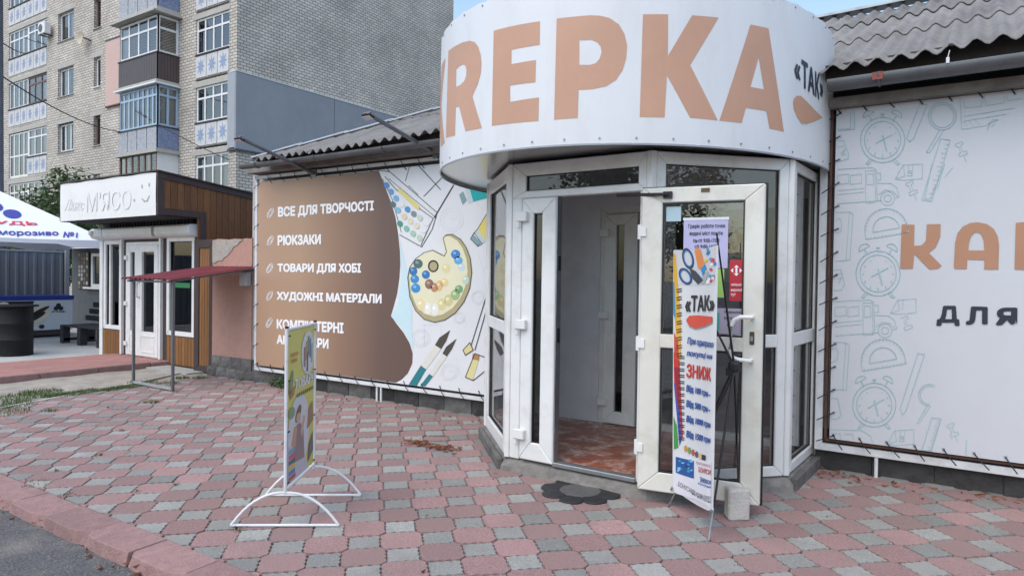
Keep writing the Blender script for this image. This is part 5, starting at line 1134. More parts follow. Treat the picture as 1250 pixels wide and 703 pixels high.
# kiosk windows and door
def kwin(u0, z0, u1, z1, mull, nm='window'):
    mb = MB(); frame(mb, pk, u0, z0, u1, z1, .075, -.06, .02)
    for m_ in mull: slab(mb, pk, u0+m_, z0+.07, u0+m_+.05, z1-.07, -.055, .01)
    f = mb.build(nm, WHITE, kk, bevel=.006); pane('pane', pk, u0+.07, z0+.07, u1-.07, z1-.07, -.03, GLASSD, f)
    g2 = MB(); frame(g2, pk, u0+.07, z0+.07, u1-.07, z1-.07, .012, -.028, -.012); g2.build('gasket', BLACK, f); return f
for u0, z0, u1, z1, ml in wins: kwin(u0, z0, u1, z1, ml)
mb = MB(); frame(mb, pk, dx0, .08, dx1, 2.055, .055, -.06, .02); df = mb.build('door_frame', WHITE, kk, bevel=.006)
for u0, u1, w_ in ((dx0+.055, dx0+.42, .11), (dx0+.42, dx1-.055, .12)):
    mb = MB(); frame(mb, pk, u0, .095, u1, 2.0, (w_, .42, w_, .12), -.045, .03); d_ = mb.build('door', WHITE, kk, bevel=.006); pane('pane', pk, u0+w_-.005, .51, u1-w_+.005, 1.885, -.01, GLASSD, d_)
    b2 = MB(); frame(b2, pk, u0+w_*.8, .16, u1-w_*.8, .45, .02, .03, .038); b2.build('moulding', WHITE, d_)
    if w_ == .12: b2 = MB(); b2.tube([pk(u0+.06, .03, 1.1), pk(u0+.06, .075, 1.1), pk(u0+.06, .075, 1.35), pk(u0+.06, .03, 1.35)], .012, 7); b2.build('handle', STEEL, d_)
    else:
        for z in (.25, .95, 1.75): b2 = MB(); slab(b2, pk, u0-.05, z, u0+.03, z+.07, .03, .06); b2.build('hinge', WHITE, d_)
mb = MB(); slab(mb, pk, uk(-11.355), .08, uk(-11.30), 2.12, 0, .05); mb.build('post', WHITE, kk); mb = MB(); slab(mb, pk, uk(-12.60), .08, uk(-12.555), 2.12, 0, .05); mb.build('post', WHITE, kk)
for x0, x1 in ((-13.26, -12.62), (-11.16, -10.36)):
    n_ = int((x1-x0)/.085)
    for i in range(n_): mb = MB(); mb.box(x0+(x1-x0)*i/n_+.004, KY-.018, .02, x0+(x1-x0)*(i+1)/n_-.004, KY-.002, .485); mb.build('board', WOODL, kk, bevel=.006)
mb = MB(); mb.box(-13.38, KY-.02, 0, -13.27, KY-.004, 2.1); mb.build('trim', WHITE, kk)
mb = MB(); mb.box(-10.36, KY-.02, 0, KX1+.03, KY-.004, 2.1); mb.build('trim', TRIM, kk)
mb = MB(); slab(mb, pk, uk(-10.98), 1.29, uk(-10.56), 1.37, -.027, -.024); mb.build('green_plate', flat('green_sign', 40, 120, 70), kk)

# ================================================================== LEFT YARD: fence, freezer, barrel, bench, annex, parasol
FEN = mat('fence_grey', (.17, .19, .22), .4, .35, var=.12, scale=2)
mf = thing('metal_fence', (-18.7, 7, 0), 'grey ribbed metal fence behind the ice cream freezer', 'fence')
for k in range(6):                                          # ribbed sheets
    mb = MB(); y0 = 1.3+k*1.15; n_ = 48
    for i in range(n_+1):
        ph = (i % 8); x = -18.7+(.022 if ph in (1, 2, 3) else 0)
        for z in (.05, 2.0): mb.v.append(Vector((x, y0+1.15*i/n_, z)))
    for i in range(n_): mb.f.append((2*i, 2*i+2, 2*i+3, 2*i+1))
    mb.build('ribbed_sheet', FEN, mf)
for y in (3.6, 8.13): mb = MB(); mb.box(-18.64, y-.04, 0, -18.56, y+.04, 2.22); mb.build('post', GREYPAINT, mf)
mb = MB(); mb.box(-18.75, 1.3, 1.98, -18.66, 8.2, 2.02); mb.build('cap_rail', GREYPAINT, mf)
fz = thing('freezer', (-18.1, 7, 0), 'long white and blue ice cream freezer chest along the metal fence', 'freezer')
mb = MB(); mb.box(-18.45, 5.4, .16, -17.8, 7.92, .86); mb.build('body', flat('freezer_white', 205, 210, 215), fz, bevel=.02, seg=2)
mb = MB(); mb.box(-18.47, 5.38, .86, -17.78, 7.94, .96); mb.build('lid_frame', flat('freezer_blue', 30, 50, 140), fz, bevel=.02, seg=2)
mb = MB(); mb.box(-18.4, 5.45, .02, -17.86, 7.85, .16); mb.build('base', BLACK, fz)
fm = lambda y, z: Vector((-17.794, y, z))
fd = lambda nm, lp, c, n=0: decal(nm, [lp], lambda y, z: Vector((-17.794+n, y, z)), flat('fz_%d_%d_%d' % c, *c), fz)
fd('dark_print', [(5.45, .18), (6.75, .18), (6.95, .4), (7.1, .84), (5.45, .84)], (28, 30, 44)); fd('ice_cream_print', ell(7.15, .52, .30, .19, 20, .5), (216, 206, 186), .005)
fd('ice_cream_print', ell(7.2, .60, .24, .045, 16, .5), (40, 34, 34), .007); fd('ice_cream_print', ell(7.1, .46, .26, .06, 16, .5), (40, 34, 34), .007); fd('ice_cream_print', ell(6.92, .32, .16, .1, 14, .6), (170, 110, 60), .007); fd('ice_cream_print', ell(6.2, .72, .1, .07, 12), (220, 220, 215), .004); fd('ice_cream_print', ell(6.5, .78, .1, .05, 12), (220, 220, 215), .004); fd('ice_cream_print', ell(7.25, .25, .06, .05, 10), (30, 30, 40), .003)
for dy, dz in ((0, .05), (-.05, -.02), (.05, -.02)): fd('emblem', ell(7.6+dy, .68+dz, .055, .05, 12), (30, 32, 44), .003)
text('РУДЬ', lambda u, v: Vector((-17.79, 7.47+.28*u, .555+.05*v)), flat('fz_text', 40, 42, 52), fz, .03)
mb = MB(); mb.box(-17.86, 5.5, .05, -17.79, 7.8, .14); mb.build('grille', mat('grille_dark', (.05, .04, .04), .6, var=.6, scale=8), fz)
bar_ = thing('barrel', (-14.45, 5.45, 0), 'black steel barrel used as a standing table', 'barrel')
pr = [(.275, 0), (.285, .01), (.285, .28), (.297, .295), (.285, .31), (.285, .57), (.297, .585), (.285, .60), (.285, .87), (.275, .88)]
BARM = mat('barrel_black', (.012, .012, .013), .6, var=.3, scale=5, spec=.2); mb = MB(); mb.lathe((-14.45, 5.45, 0), pr, 32); mb.build('drum', BARM, bar_, smooth=True)
mb = MB(); mb.lathe((-14.45, 5.45, .88), [(.36, 0), (.37, .008), (.37, .022), (.36, .03)], 32); mb.build('table_top', BARM, bar_, smooth=True)
pb_ = thing('pallet_bench', (-15.3, 7.1, 0), 'low black pallet bench beside the kiosk', 'bench')
BW = mat('black_wood', (.02, .021, .024), .55, var=.3, scale=5); c_ = G(98, 424)
bu, bv = Vector((1, 0, 0)), Vector((0, 1, 0)); o_ = Vector((-16.2, 6.95, 0))
for i in range(4): mb = MB(); mb.obox(o_+bv*(i*.17)+Vector((0, 0, .36)), bu*1.7, bv*.15, (0, 0, .03)); mb.build('seat_board', BW, pb_, bevel=.004)
for i in range(3): mb = MB(); mb.obox(o_+bv*(.55+.08*i)+Vector((-.1, 0, .46+.14*i)), bu*1.8, bv*.03, (0, 0, .11)); mb.build('back_board', BW, pb_, bevel=.004)
for x in (0, .75, 1.55):
    for y in (0, .52): mb = MB(); mb.obox(o_+bu*x+bv*y, bu*.14, bv*.14, (0, 0, .358)); mb.build('leg', BW, pb_)
for x in (0, 1.55): mb = MB(); mb.obox(o_+bu*x+bv*.02+Vector((0, 0, .05)), bu*.14, bv*.6, (0, 0, .06)); mb.build('skid', BW, pb_)
an = thing('rear_annex', (-15, 9, 0), 'dark grey lean-to behind the kiosk with a serving window', 'shed')
pan, _ = Pl((-20.3, 9.0), (-15.8, 9.0)); mb = MB(); holes_wall(mb, pan, 0, 0, 4.5, 2.4, [(1.08, 1.12, 1.62, 2.0)], .1); mb.build('wall', mat('annex_grey', (.075, .08, .09), .7, var=.2), an)
mb = MB(); frame(mb, pan, 1.08, 1.12, 1.62, 2.0, .08, -.06, .02); slab(mb, pan, .85, 1.07, 1.8, 1.12, 0, .12); f = mb.build('window', WHITE, an, bevel=.006); pane('pane', pan, 1.15, 1.19, 1.55, 1.93, -.03, GLASSD, f); mb = MB(); mb.box(-20.2, 9.5, 0, -15.9, 9.55, 2.35); mb.build('back_wall', DARK, an)
mb = MB(); mb.obox((-20.3, 8.3, 2.09), (4.5, 0, 0), (0, .7, .06), (0, 0, .05)); mb.build('awning', WHITEMETAL, an)
mbd = thing('menu_board', (-19.6, 8.95, 0), 'dark board with rows of small food pictures by the serving window', 'board')
mb = MB(); slab(mb, pan, .40, 1.05, .98, 2.05, .003, .03); mb.build('panel', BLACK, mbd)
rr = random.Random(6)
for i in range(4):
    for j in range(9):
        c = rr.choice([(150, 140, 130), (110, 50, 45), (170, 165, 160), (80, 58, 48), (120, 90, 60), (45, 45, 52)]); u0, z_ = .425+i*.138, 1.07+j*.107; b_ = MB(); slab(b_, pan, u0, z_, u0+.1, z_+.085, .031, .034); b_.build('picture', flat('menu_%d' % c[0], *c), mbd)
# parasol
CORN = Vector((-14.70, 7.04, 0)); ANG = math.radians(33.7); RV = Vector((math.cos(ANG), math.sin(ANG), 0)); FV = Vector((-math.sin(ANG), math.cos(ANG), 0)); HALF = 2.25; ZE, ZA = 2.13, 3.18
ctrp = CORN-RV*HALF*.985+FV*.12
par = thing('parasol', (ctrp.x, ctrp.y, 0), 'white square parasol with blue and red ice cream lettering at the left edge', 'parasol')
rot = math.radians(4); crn = [ctrp+(RV*math.cos(rot+k*math.pi/2)+FV*math.sin(rot+k*math.pi/2))*HALF for k in range(4)]   # 0 right, 1 back, 2 left, 3 front
apex = ctrp+Vector((0, 0, ZA)); CAN = mat('parasol_cloth', (.72, .74, .80), .8, var=.03, scale=2)
for k in range(4):
    a, b = crn[k], crn[(k+1) % 4]; mb = MB(); n_ = 10
    for i in range(n_+1):
        for j in range(n_+1):
            u, v = i/n_, j/n_; e = a.lerp(b, u)+Vector((0, 0, ZE+.04-.03*math.sin(math.pi*u))); p = e.lerp(apex, v); p.z -= .10*math.sin(math.pi*v)*math.sin(math.pi*u)*.5; mb.v.append(p)
    for i in range(n_):
        for j in range(n_): q = i*(n_+1)+j; mb.f.append((q, q+n_+1, q+n_+2, q+1))
    pnl = mb.build('canopy_panel', CAN, par, smooth=True)
    mb = MB()
    for i in range(n_+1):
        e = a.lerp(b, i/n_); zt_ = ZE+.04-.03*math.sin(math.pi*i/n_); nrm_ = (e-ctrp).normalized()*.01; mb.v += [Vector((e.x, e.y, zt_)), Vector((e.x+nrm_.x, e.y+nrm_.y, zt_-(.08 if .25 < i/n_ < .75 else .15)))]
    for i in range(n_): mb.f.append((2*i, 2*i+1, 2*i+3, 2*i+2))
    mb.build('valance', CAN, par)
    mb = MB(); mb.tube([a+Vector((0, 0, ZE+.02)), apex-Vector((0, 0, .05))], .012, 6); mb.build('rib', GREYPAINT, par)
mb = MB(); mb.tube([ctrp, apex], .025, 10); mb.build('pole', WHITEMETAL, par); mb = MB(); mb.lathe(ctrp, [(.35, 0), (.35, .06), (.05, .1)], 24); mb.build('base', BARM, par)
# print on the panel facing the viewer (front corner -> right corner)
a, b = crn[3], crn[0]
def ppan(u, v, n=.012):
    e = a.lerp(b, u)+Vector((0, 0, ZE+.04-.03*math.sin(math.pi*u))); p = e.lerp(apex, v); p.z -= .10*math.sin(math.pi*v)*math.sin(math.pi*u)*.5
    q = (p-Vector((ctrp.x, ctrp.y, 0))); return p+Vector((0, 0, n))-FV*n*.8
def upan(x, y):
    u, v = .7, .2
    for _ in range(15):
        s0 = PJ(ppan(u, v)); d_ = .01; su = PJ(ppan(u+d_, v)); sv = PJ(ppan(u, v+d_)); j = [[(su[0]-s0[0])/d_, (sv[0]-s0[0])/d_], [(su[1]-s0[1])/d_, (sv[1]-s0[1])/d_]]; det = j[0][0]*j[1][1]-j[0][1]*j[1][0]
        if abs(det) < 1e-6: break
        ex, ey = x-s0[0], y-s0[1]; u += max(-.2, min(.2, (ex*j[1][1]-ey*j[0][1])/det)); v += max(-.2, min(.2, (ey*j[0][0]-ex*j[1][0])/det))
    return u, v
zu = Z(0, 230, 8.785); PBL = flat('parasol_blue', 58, 62, 150); PRD = flat('parasol_red', 214, 60, 80)
def put(s, q, m, bold=.03):
    c4 = [upan(*zu(*p)) for p in q]
    def mp(x, y): return ppan((c4[0][0]*(1-x)+c4[1][0]*x)*(1-y)+(c4[3][0]*(1-x)+c4[2][0]*x)*y, (c4[0][1]*(1-x)+c4[1][1]*x)*(1-y)+(c4[3][1]*(1-x)+c4[2][1]*x)*y)
    text(s, mp, m, par, bold)
put('морозиво', ((-20, 512), (625, 516), (625, 462), (-20, 450)), PBL); put('№1', ((672, 524), (828, 528), (834, 470), (690, 462)), PBL)
put('РУДЬ', ((-190, 372), (410, 402), (385, 350), (-190, 330)), PRD)
for lp in (ell(130, 272, 100, 46, 20, .12), ell(-70, 190, 105, 50, 20, .2), ell(-120, 290, 80, 40, 16)):
    decal('emblem', [[upan(*zu(x, y)) for x, y in lp]], lambda u, v: ppan(u, v), PBL, par)
# small cameras under the kiosk sign corner
mb = MB(); mb.lathe((-13.35, 6.25, 2.18), [(.02, .1), (.055, .08), (.06, .03), (.04, 0)], 12); tag(mb.build('dome_camera', WHITE, smooth=True), 'small white dome camera at the upper left corner of the kiosk front', 'camera')

# ================================================================== APARTMENT BLOCK
ap = thing('apartment_block', (-40, 20, 0), 'pale brick apartment block with glazed balconies behind the kiosk', 'building')
AY, AXR, AXL, AH, ST = 17.0, -24.69, -62.0, 19.3, 2.85
BRICK = brickmat('silicate_brick', (.60, .56, .50), (.47, .43, .38), (.19, .175, .155), 1, .29, .125, .016)
BRICKS = brickmat('side_brick', (.60, .56, .50), (.47, .44, .39), (.19, .18, .165), 1, .29, .125, .017)
CONC = mat('slab_grey', (.42, .41, .38), .95, var=.2, scale=2, dirt=(.3, .28, .25), dscale=1, damt=.5)
px_, LP = Pl((AXL, AY), (AXR, AY)); ua = lambda X: X-AXL
sills = [4.87+ST*k for k in range(-1, 5)]
ops = []
for z in sills:
    ops += [(ua(-39.95), z-.06, ua(-38.25), z+1.4), (ua(-36.2), z-.06, ua(-35.52), z+1.4)]
    ops += [(ua(-27.53), z-1.02, ua(-25.2), z+1.58), (ua(-45.9), z-1.0, ua(-41.2), z+1.5)]
mb = MB(); holes_wall(mb, px_, 0, 0, LP, AH, ops, .22); mb.build('front_wall', BRICK, ap)
mb = MB(); mb.add([(AXR, AY, 0), (AXR, 30.7, 0), (AXR, 30.7, AH), (AXR, AY, AH)], [(0, 1, 2, 3)]); mb.build('end_wall', BRICKS, ap)
mb = MB(); mb.add([(AXR, 30.7, 0), (AXL, 30.7, 0), (AXL, 30.7, AH), (AXR, 30.7, AH), (AXL, AY, 0), (AXL, AY, AH)], [(0, 1, 2, 3), (1, 4, 5, 2)]); mb.build('rear_walls', BRICKS, ap)
mb = MB(); mb.box(AXL, AY-.1, AH, AXR+.1, 30.8, AH+.25); mb.build('roof', CONC, ap)
mb = MB(); mb.box(AXL+.3, AY+1.2, 0, AXR-.3, AY+1.3, AH-.2); mb.build('rooms', mat('room_dim', (.10, .10, .105), .9, var=.3, scale=.6), ap)
# blue insulation panel on the corner
INS = mat('blue_render', (.25, .272, .305), .9, var=.08, scale=1.2, bump=.25, bscale=30, dirt=(.21, .232, .265), dscale=.5, damt=.6)
INS2 = mat('pale_blue_render', (.33, .355, .39), .9, var=.08, scale=1.2)
mb = MB(); mb.box(AXR, AY-.08, 6.5, AXR+.08, 27.2, 9.56); mb.build('insulation_panel', INS, ap)
mb = MB(); mb.box(-25.17, AY-.085, 6.55, AXR, AY-.001, 9.62); mb.build('insulation_panel', INS2, ap)
mb = MB(); mb.box(AXR-.3, AY-.1, 9.565, AXR+.1, 27.2, 9.60); mb.build('flashing', mat('flash_white', (.62, .63, .64), .5), ap); mb = MB(); mb.box(-25.17, AY-.1, 6.43, AXR+.1, 27.2, 6.50); mb.build('flashing', mat('flash_dark', (.06, .065, .08), .6), ap)
mb = MB(); mb.box(AXR, 22.0, 6.5, AXR+.086, 22.02, 9.56); mb.build('panel_joint', MATS['flash_dark'], ap)
mb = MB(); mb.box(-34.88, AY-.08, 9.42, -33.0, AY-.001, 12.5); mb.build('insulation_panel', mat('pink_render_pale', (.56, .40, .36), .9, var=.05), ap); mb = MB(); mb.box(-34.9, AY-.1, 12.5, -33, AY, 12.55); mb.build('flashing', MATS['flash_dark'], ap); mb = MB(); mb.box(-34.9, AY-.1, 9.36, -33, AY, 9.42); mb.build('flashing', mat('flash_brown', (.14, .06, .05), .7), ap)
PVCF = mat('far_pvc', (.70, .71, .72), .4, var=.04); WOODF = mat('old_window_wood', (.16, .095, .07), .6, var=.2); BLUEF = mat('blue_window_wood', (.33, .45, .57), .5, var=.15); CURT = mat('curtain', (.78, .78, .78), .9, var=.25, scale=6, stretch=(1, 1, .1)); CURT2 = mat('dark_curtain', (.20, .19, .185), .9, var=.3, scale=6, stretch=(1, 1, .1))
rr = random.Random(21)
def awin(pl, u0, z0, u1, z1, n, cols, m, tr=None, parent=ap, mw=.085, curt=.7, nm='window'):
    mb = MB(); frame(mb, pl, u0, z0, u1, z1, mw, n-.05, n)
    for k in range(1, cols): u = u0+(u1-u0)*k/cols; slab(mb, pl, u-mw/2, z0+mw, u+mw/2, z1-mw, n-.05, n-.004)
    if tr: slab(mb, pl, u0+mw, z0+(z1-z0)*tr-mw/2, u1-mw, z0+(z1-z0)*tr+mw/2, n-.048, n-.002)
    f = mb.build(nm, m, parent); 
    rows = [(z0+mw*.9, z0+(z1-z0)*tr), (z0+(z1-z0)*tr, z1-mw*.9)] if tr else [(z0+mw*.9, z1-mw*.9)]
    for k in range(cols):
        a, b = u0+(u1-u0)*k/cols, u0+(u1-u0)*(k+1)/cols
        for c, d in rows: pane('pane', pl, a+mw*.45, c, b-mw*.45, d, n-.03+rr.uniform(-.004, .004), GLASSF, f)
        if rr.random() < curt:
            w0, w1 = a+mw*.4, b-mw*.4
            if rr.random() < .4: w1 = (w0+w1)/2
            pane('curtain', pl, w0, z0+.05, w1, z1-.06, n-.12, CURT if rr.random() < .7 else CURT2, f)
    return f
SILL = mat('sill_grey', (.33, .33, .33), .6, var=.1)
for z in sills:
    awin(px_, ua(-39.95)+.02, z-.04, ua(-38.25)-.02, z+1.38, -.14, 3 if rr.random() < .4 else 2, PVCF); mb = MB(); slab(mb, px_, ua(-40.0), z-.1, ua(-38.2), z-.06, -.14, .06); mb.build('sill', SILL, ap)
    awin(px_, ua(-36.2)+.02, z-.04, ua(-35.52)-.02, z+1.38, -.14, 1, PVCF if rr.random() < .6 else WOODF, curt=.3); mb = MB(); slab(mb, px_, ua(-36.25), z-.1, ua(-35.47), z-.06, -.14, .06); mb.build('sill', PVCF if rr.random() < .5 else SILL, ap)
    for a, b in ((-40.2, -38.0), (-36.45, -35.25), (-27.75, -25.15), (-46.1, -41.05)):
        mb = MB(); zt_ = z+(1.4 if a in (-40.2, -36.45) else 1.5 if a < -41 else 1.58); slab(mb, px_, ua(a), zt_+.001, ua(b), zt_+.22, -.1, .012); mb.build('lintel', CONC, ap)
# star panels
TILE = mat('parapet_tile', (.56, .57, .58), .7, var=.1, scale=2, dirt=(.42, .42, .42), dscale=1.2, damt=.5); STAR = mat('blue_star', (.25, .31, .46), .6, var=.15)
sv = MB(); lp = []
for k in range(16): r = .30 if k % 2 == 0 else .13; lp.append((r*math.sin(k*math.pi/8), r*1.25*math.cos(k*math.pi/8)))
v_, f_ = fill([lp]); sv.add([(p.x, 0, p.y) for p in v_], f_); ME_S = sv.mesh('star')
def parapet(x0, x1, z, n, h=.92):
    mb = MB(); slab(mb, px_, ua(x0), z-1.02, ua(x1), z-.05, -.2, -.02); pp = mb.build('parapet', CONC, ap)
    mb = MB(); slab(mb, px_, ua(x0), z-.06, ua(x1), z-.0, -.16, .05); mb.build('rail', mat('rail_dark', (.045, .04, .042), .6), pp)
    w_ = (x1-x0)/n
    for i in range(n):
        mb = MB(); slab(mb, px_, ua(x0)+w_*i+.025, z-.98, ua(x0)+w_*(i+1)-.025, z-.085, -.02, .015); mb.build('parapet_panel', TILE, pp)
        o = link_mesh('star', ME_S, STAR, pp, (x0+w_*(i+.5), AY-.022, z-.53)); o.scale = (1 if n == 3 else .85, 1, 1)
for k, z in enumerate(sills):
    zz = z+.1
    parapet(-27.53, -25.2, zz, 3); awin(px_, ua(-27.53), zz, ua(-25.2), zz+1.48, -.06, 4, PVCF, .68, curt=.5)
    zl = z+.02
    if k == 2: # one loggia glazed to the floor in its left half
        awin(px_, ua(-45.9), zl-1.0, ua(-43.5), zl+1.45, -.06, 4, PVCF, .48, curt=.7); parapet(-43.5, -41.2, zl, 3); awin(px_, ua(-43.5), zl, ua(-41.2), zl+1.48, -.06, 3, PVCF, .7)
    else:
        parapet(-45.9, -41.2, zl, 6); awin(px_, ua(-45.9), zl, ua(-43.55), zl+1.48, -.06, 4, PVCF, .66 if k != 3 else None, curt=.6); awin(px_, ua(-43.55), zl, ua(-41.2), zl+1.48, -.06, 3, WOODF if k == 3 else PVCF, .72)
# projecting balconies
BX0, BX1, BY = -31.88, -28.77, 16.05
pf_, LFb = Pl((BX0, BY), (BX1, BY)); psd, LS = Pl((BX1, BY), (BX1, AY)); psl, LSL = Pl((BX0, AY), (BX0, BY))
MOS = mat('mosaic_panel', (.34, .36, .40), .8, var=.5, scale=14, bump=.2, bscale=60, dirt=(.5, .5, .5), dscale=9, damt=.6); MOSB = mat('mosaic_blue', (.17, .22, .36), .8, var=.5, scale=16, dirt=(.45, .48, .52), dscale=10, damt=.5); SID = mat('brown_siding', (.075, .055, .055), .45, var=.12, scale=2)
tops = [12.36, 9.42, 6.65]; 
def balcony(zb, zs, zt, gm, pm, cols, tr, kind):
    b = MB(); b.box(BX0-.12, BY-.12, zb-.16, BX1+.12, AY, zb); b.build('balcony_slab', CONC, ap)
    for pl_, L, nn in ((pf_, LFb, 4), (psd, LS, 1), (psl, LSL, 1)):
        if kind == 'siding':
            m_ = MB(); slab(m_, pl_, -.02, zb-.1, L+.02, zs, -.08, .02); pr_ = m_.build('balcony_parapet', pm, ap)
            n_ = int(L/.13)
            for i in range(n_): m_ = MB(); slab(m_, pl_, L*i/n_+.008, zb-.09, L*(i+1)/n_-.008, zs-.01, .02, .032); m_.build('siding_strip', pm, pr_)
        else:
            m_ = MB(); slab(m_, pl_, 0, zb, L, zs-.03, -.08, 0); pr_ = m_.build('balcony_parapet', CONC, ap)
            for i in range(nn): m_ = MB(); slab(m_, pl_, L*i/nn+.03, zb+.03, L*(i+1)/nn-.03, zs-.06, 0, .03); m_.build('parapet_panel', pm if pl_ is not psd or kind != 'blue' else MOSB, pr_)
        m_ = MB(); slab(m_, pl_, -.03, zs-.05, L+.03, zs, -.08, .06); m_.build('rail', MATS['rail_dark'], pr_)
        if gm:
            if kind == 'panel' and pl_ is psd: m_ = MB(); slab(m_, pl_, .02, zs, L, zt, -.05, 0); m_.build('white_panel', PVCF, ap)
            else: awin(pl_, .02, zs, L-.02, zt, -.02, cols if pl_ is pf_ else (2 if kind == 'blue' else 1), gm, tr, mw=.095, curt=.6 if kind != 'blue' else .95)
balcony(9.62, 10.80, 12.36, PVCF, SID, 4, .66, 'siding')
balcony(6.74, 7.72, 9.42, BLUEF, MOS, 8, .76, 'blue')
balcony(3.9, 4.9, 6.64, WOODF, MOS, 6, .5, 'panel')
balcony(12.66, 13.7, 15.2, PVCF, MOS, 4, .66, 'blue'); balcony(15.45, 16.5, 18.0, PVCF, MOS, 4, .66, 'x')
mb = MB(); mb.box(BX0-.3, BY-.3, 12.40, BX1+.25, AY, 12.47); mb.build('balcony_roof', CONC, ap)
mb = MB(); mb.box(BX0-.15, BY-.18, 9.44, BX1+.15, AY, 9.50); mb.build('balcony_roof', PVCF, ap)
# air conditioner, satellite dish (own things fixed to the facade)
a0 = PY(58, 33, 16.7); ac = thing('air_conditioner', (a0.x, a0.y, a0.z), 'white air conditioner unit high on the brick facade beside a loggia', 'air conditioner')
mb = MB(); mb.box(-41.15, 16.55, 13.85, -40.4, 16.85, 14.45); mb.build('body', PVCF, ac, bevel=.02); mb = MB(); mb.lathe((0, 0, 0), [(.2, 0), (.2, .02)], 20); mb.v = [Vector((-40.85+v.x, 16.53+v.z, 14.15+v.y)) for v in mb.v]; mb.build('fan_grille', mat('grille_grey', (.1, .1, .11), .6), ac)
for x in (-41.0, -40.55): mb = MB(); mb.box(x-.02, 16.55, 13.80, x+.02, 17, 13.845); mb.build('bracket', MATS['rail_dark'], ac)
sat = thing('satellite_dish', (-37, 16.8, 13), 'small beige satellite dish fixed to the brick facade', 'satellite dish')
mb = MB(); mb.lathe((0, 0, 0), [(.02, -.12), (.15, -.1), (.25, -.05), (.32, 0), (.33, 0), (.25, -.07), (.02, -.14)], 18); mb.v = [Vector((-36.75-v.z*.5+v.x, 16.6-v.z*.8, 12.95+v.y)) for v in mb.v]; mb.build('dish', mat('dish_beige', (.5, .44, .34), .6), sat, smooth=True)
mb = MB(); mb.tube([(-36.6, 16.7, 12.95), (-36.45, 17.0, 12.85)], .035, 6); mb.build('mount', MATS['rail_dark'], sat)

# ================================================================== utility pole and cables
pp0 = ORG+ray(-4, 200)*17; up_ = thing('utility_pole', (pp0.x, pp0.y, 0), 'dark weathered concrete utility pole at the left edge of the view', 'pole')
mb = MB(); mb.tube([(pp0.x, pp0.y, -.05), (pp0.x, pp0.y, 4.5), (pp0.x, pp0.y, 10.5)], [.16, .14, .11], 14); mb.build('shaft', mat('pole_concrete', (.10, .105, .12), .9, var=.25, scale=4, bump=.5), up_, smooth=True)
mb = MB(); mb.box(pp0.x-.6, pp0.y-.05, 9.0, pp0.x+.6, pp0.y+.05, 9.1); mb.build('crossarm', STEEL, up_)
def cable(pts, sag, label):
    a, b = pts; mb = MB(); mb.tube([a.lerp(b, t/14)-Vector((0, 0, sag*4*(t/14)*(1-t/14))) for t in range(15)], .018, 5); tag(mb.build('cable', CORD), label, 'cable', 'cables strung across the apartment facade')
cable((ORG+ray(2, 93)*17, PY(146, 161, 16.0)), .25, 'black cable running from the pole down to the mosaic balcony'); cable((PY(165, 135, 16.0), PY(281, 196, 16.6)), .1, 'black cable crossing from the blue balcony to the blue panel'); cable((ORG+ray(2, 52)*17, PY(34, 65, 16.9)), .1, 'short black cable from the pole to the left loggia'); cable((PY(29, 46, 16.8), PY(56, 55, 16.8)), .02, 'short black cable across the loggia window below the air conditioner')

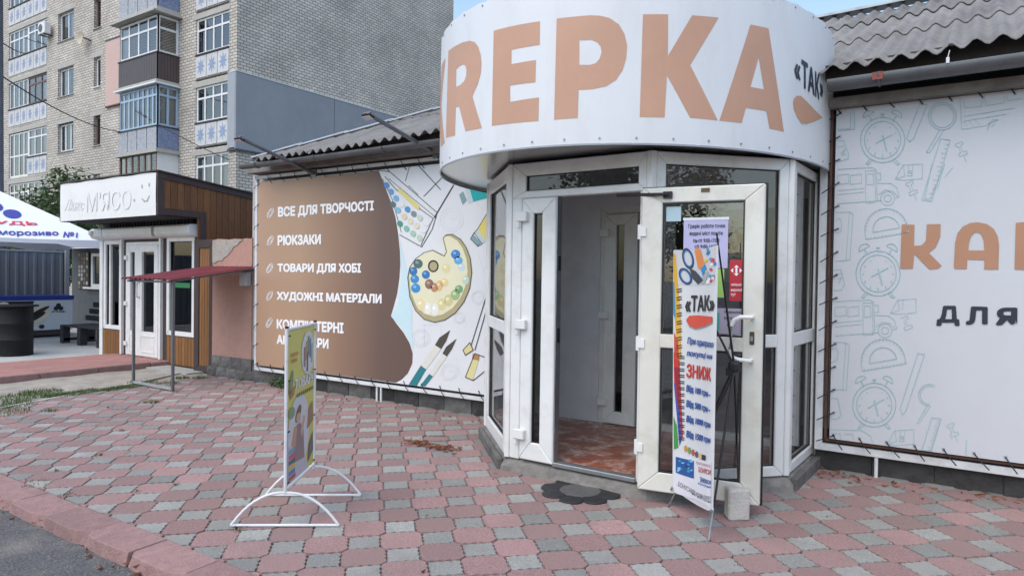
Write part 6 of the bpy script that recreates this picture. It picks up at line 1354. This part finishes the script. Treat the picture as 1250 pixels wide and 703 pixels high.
# ================================================================== trees
BARK = mat('bark', (.10, .075, .055), .95, var=.3, scale=6, bump=.8, bscale=20)
def leafmat(name, c):
    m = mat(name, c, .55, var=.45, scale=1.6, spec=.3); return m
LG1, LG2 = leafmat('foliage', (.065, .105, .035)), leafmat('foliage_dark', (.045, .075, .03))
def tree(base, h, rad, n, leaf, m, label, seed, z0=.35, group='trees behind the yard'):
    r = random.Random(seed); t = thing('tree', base, label, 'tree', group); base = Vector(base)
    limbs = []; mb = MB(); top = base+Vector((r.uniform(-.2, .2), r.uniform(-.2, .2), h*.75)); k = base.lerp(top, .5)+Vector((r.uniform(-.15, .15), r.uniform(-.15, .15), 0))
    R0 = h*.022+.03; mb.tube([base-Vector((0, 0, .05)), base.lerp(k, .5), k, top], [R0*1.25, R0, R0*.7, R0*.2], 9)
    for i in range(9):
        s0 = k.lerp(top, r.uniform(-.3, .8)); a = r.uniform(0, 6.28); e = s0+Vector((math.cos(a)*rad*r.uniform(.5, .9), math.sin(a)*rad*r.uniform(.5, .9), h*r.uniform(.05, .25))); mid = s0.lerp(e, .5)+Vector((0, 0, h*.03)); mb.tube([s0, mid, e], [R0*.4, R0*.25, R0*.08], 6); limbs += [mid, e]
    mb.build('trunk', BARK, t, smooth=True)
    cl = []
    for i in range(26):
        a = r.uniform(0, 6.28); zz = r.uniform(z0, 1.0); w_ = rad*math.sqrt(max(.08, 1-((zz-.62)/.42)**2)) if zz > .3 else rad*.6; q = w_*math.sqrt(r.random()); cl.append((base+Vector((math.cos(a)*q, math.sin(a)*q, h*(zz-.06))), rad*r.uniform(.22, .42)))
    cl += [(p, rad*.3) for p in limbs]
    mb = MB()
    for i in range(n):
        c, s = r.choice(cl); d = Vector((r.gauss(0, 1), r.gauss(0, 1), r.gauss(0, 1))).normalized(); p = c+d*s*(r.random()**.4); u = Vector((r.gauss(0, 1), r.gauss(0, 1), r.gauss(0, .6))).normalized(); v = u.cross(d)
        if v.length < .1: continue
        v = v.normalized(); L = leaf*r.uniform(.6, 1.3); p2 = p+u*L; mb.add([p, p+u*L*.5+v*L*.32, p2, p+u*L*.5-v*L*.32+d*L*.1], [(0, 1, 2, 3)])
    mb.build('crown', m, t)
p = G(92, 395); P_ = lambda x, D: Vector(((ORG+ray(x, 330)*D).x, (ORG+ray(x, 330)*D).y, 0))
tree(P_(98, 21.5), 4.7, 1.35, 5200, .13, LG1, 'leafy green tree rising behind the kiosk sign', 1)
tree(P_(70, 23.5), 4.3, 1.5, 5200, .13, LG2, 'bushy dark tree behind the metal fence near the kiosk', 2)
tree(P_(20, 23), 3.7, 1.5, 4200, .13, LG2, 'low dark tree behind the metal fence under the parasol edge', 3)
tree(P_(-30, 24), 4.2, 1.7, 4200, .14, LG1, 'green tree behind the metal fence beyond the left edge', 4)
tree(P_(128, 26), 3.6, 1.2, 2600, .13, LG2, 'small dark tree hidden behind the kiosk roof', 5)
# street trees across the road behind the viewer: seen only as reflections in the panes
for i, (x, y, h) in enumerate([(-12, -15, 7.5), (-3.5, -18, 8), (6, -16, 7), (15, -13, 7.5), (22, -2, 7), (-21, -14, 8)]):
    tree((x, y, -.07), h, 2.7, 6500, .2, LG2 if i % 2 else LG1, ['broad', 'tall', 'round', 'leaning', 'short', 'distant'][i]+' street tree across the road, mirrored in the porch panes', 30+i, group='street trees across the road')
# low shrub under the left banner
p = G(378, 468); mb = MB(); rr = random.Random(9)
for i in range(420):
    c = Vector((p.x+rr.gauss(0, .13), 6.12+rr.gauss(0, .05), abs(rr.gauss(.06, .05)))); u = Vector((rr.gauss(0, 1), rr.gauss(0, 1), rr.gauss(0, .8))).normalized(); v = u.orthogonal().normalized(); L = .04*rr.uniform(.6, 1.2); mb.add([c, c+u*L*.5+v*L*.35, c+u*L, c+u*L*.5-v*L*.35], [(0, 1, 2, 3)])
sh = thing('weed_clump', (p.x, 6.1, 0), 'clump of green weeds under the brown banner behind the pavement sign', 'plant'); mb.build('leaves', LG1, sh)
mb = MB()
for i in range(7): mb.tube([(p.x+rr.gauss(0, .05), 6.12, -.03), (p.x+rr.gauss(0, .12), 6.1, .1)], .003, 4)
mb.build('stems', GRASS, sh)
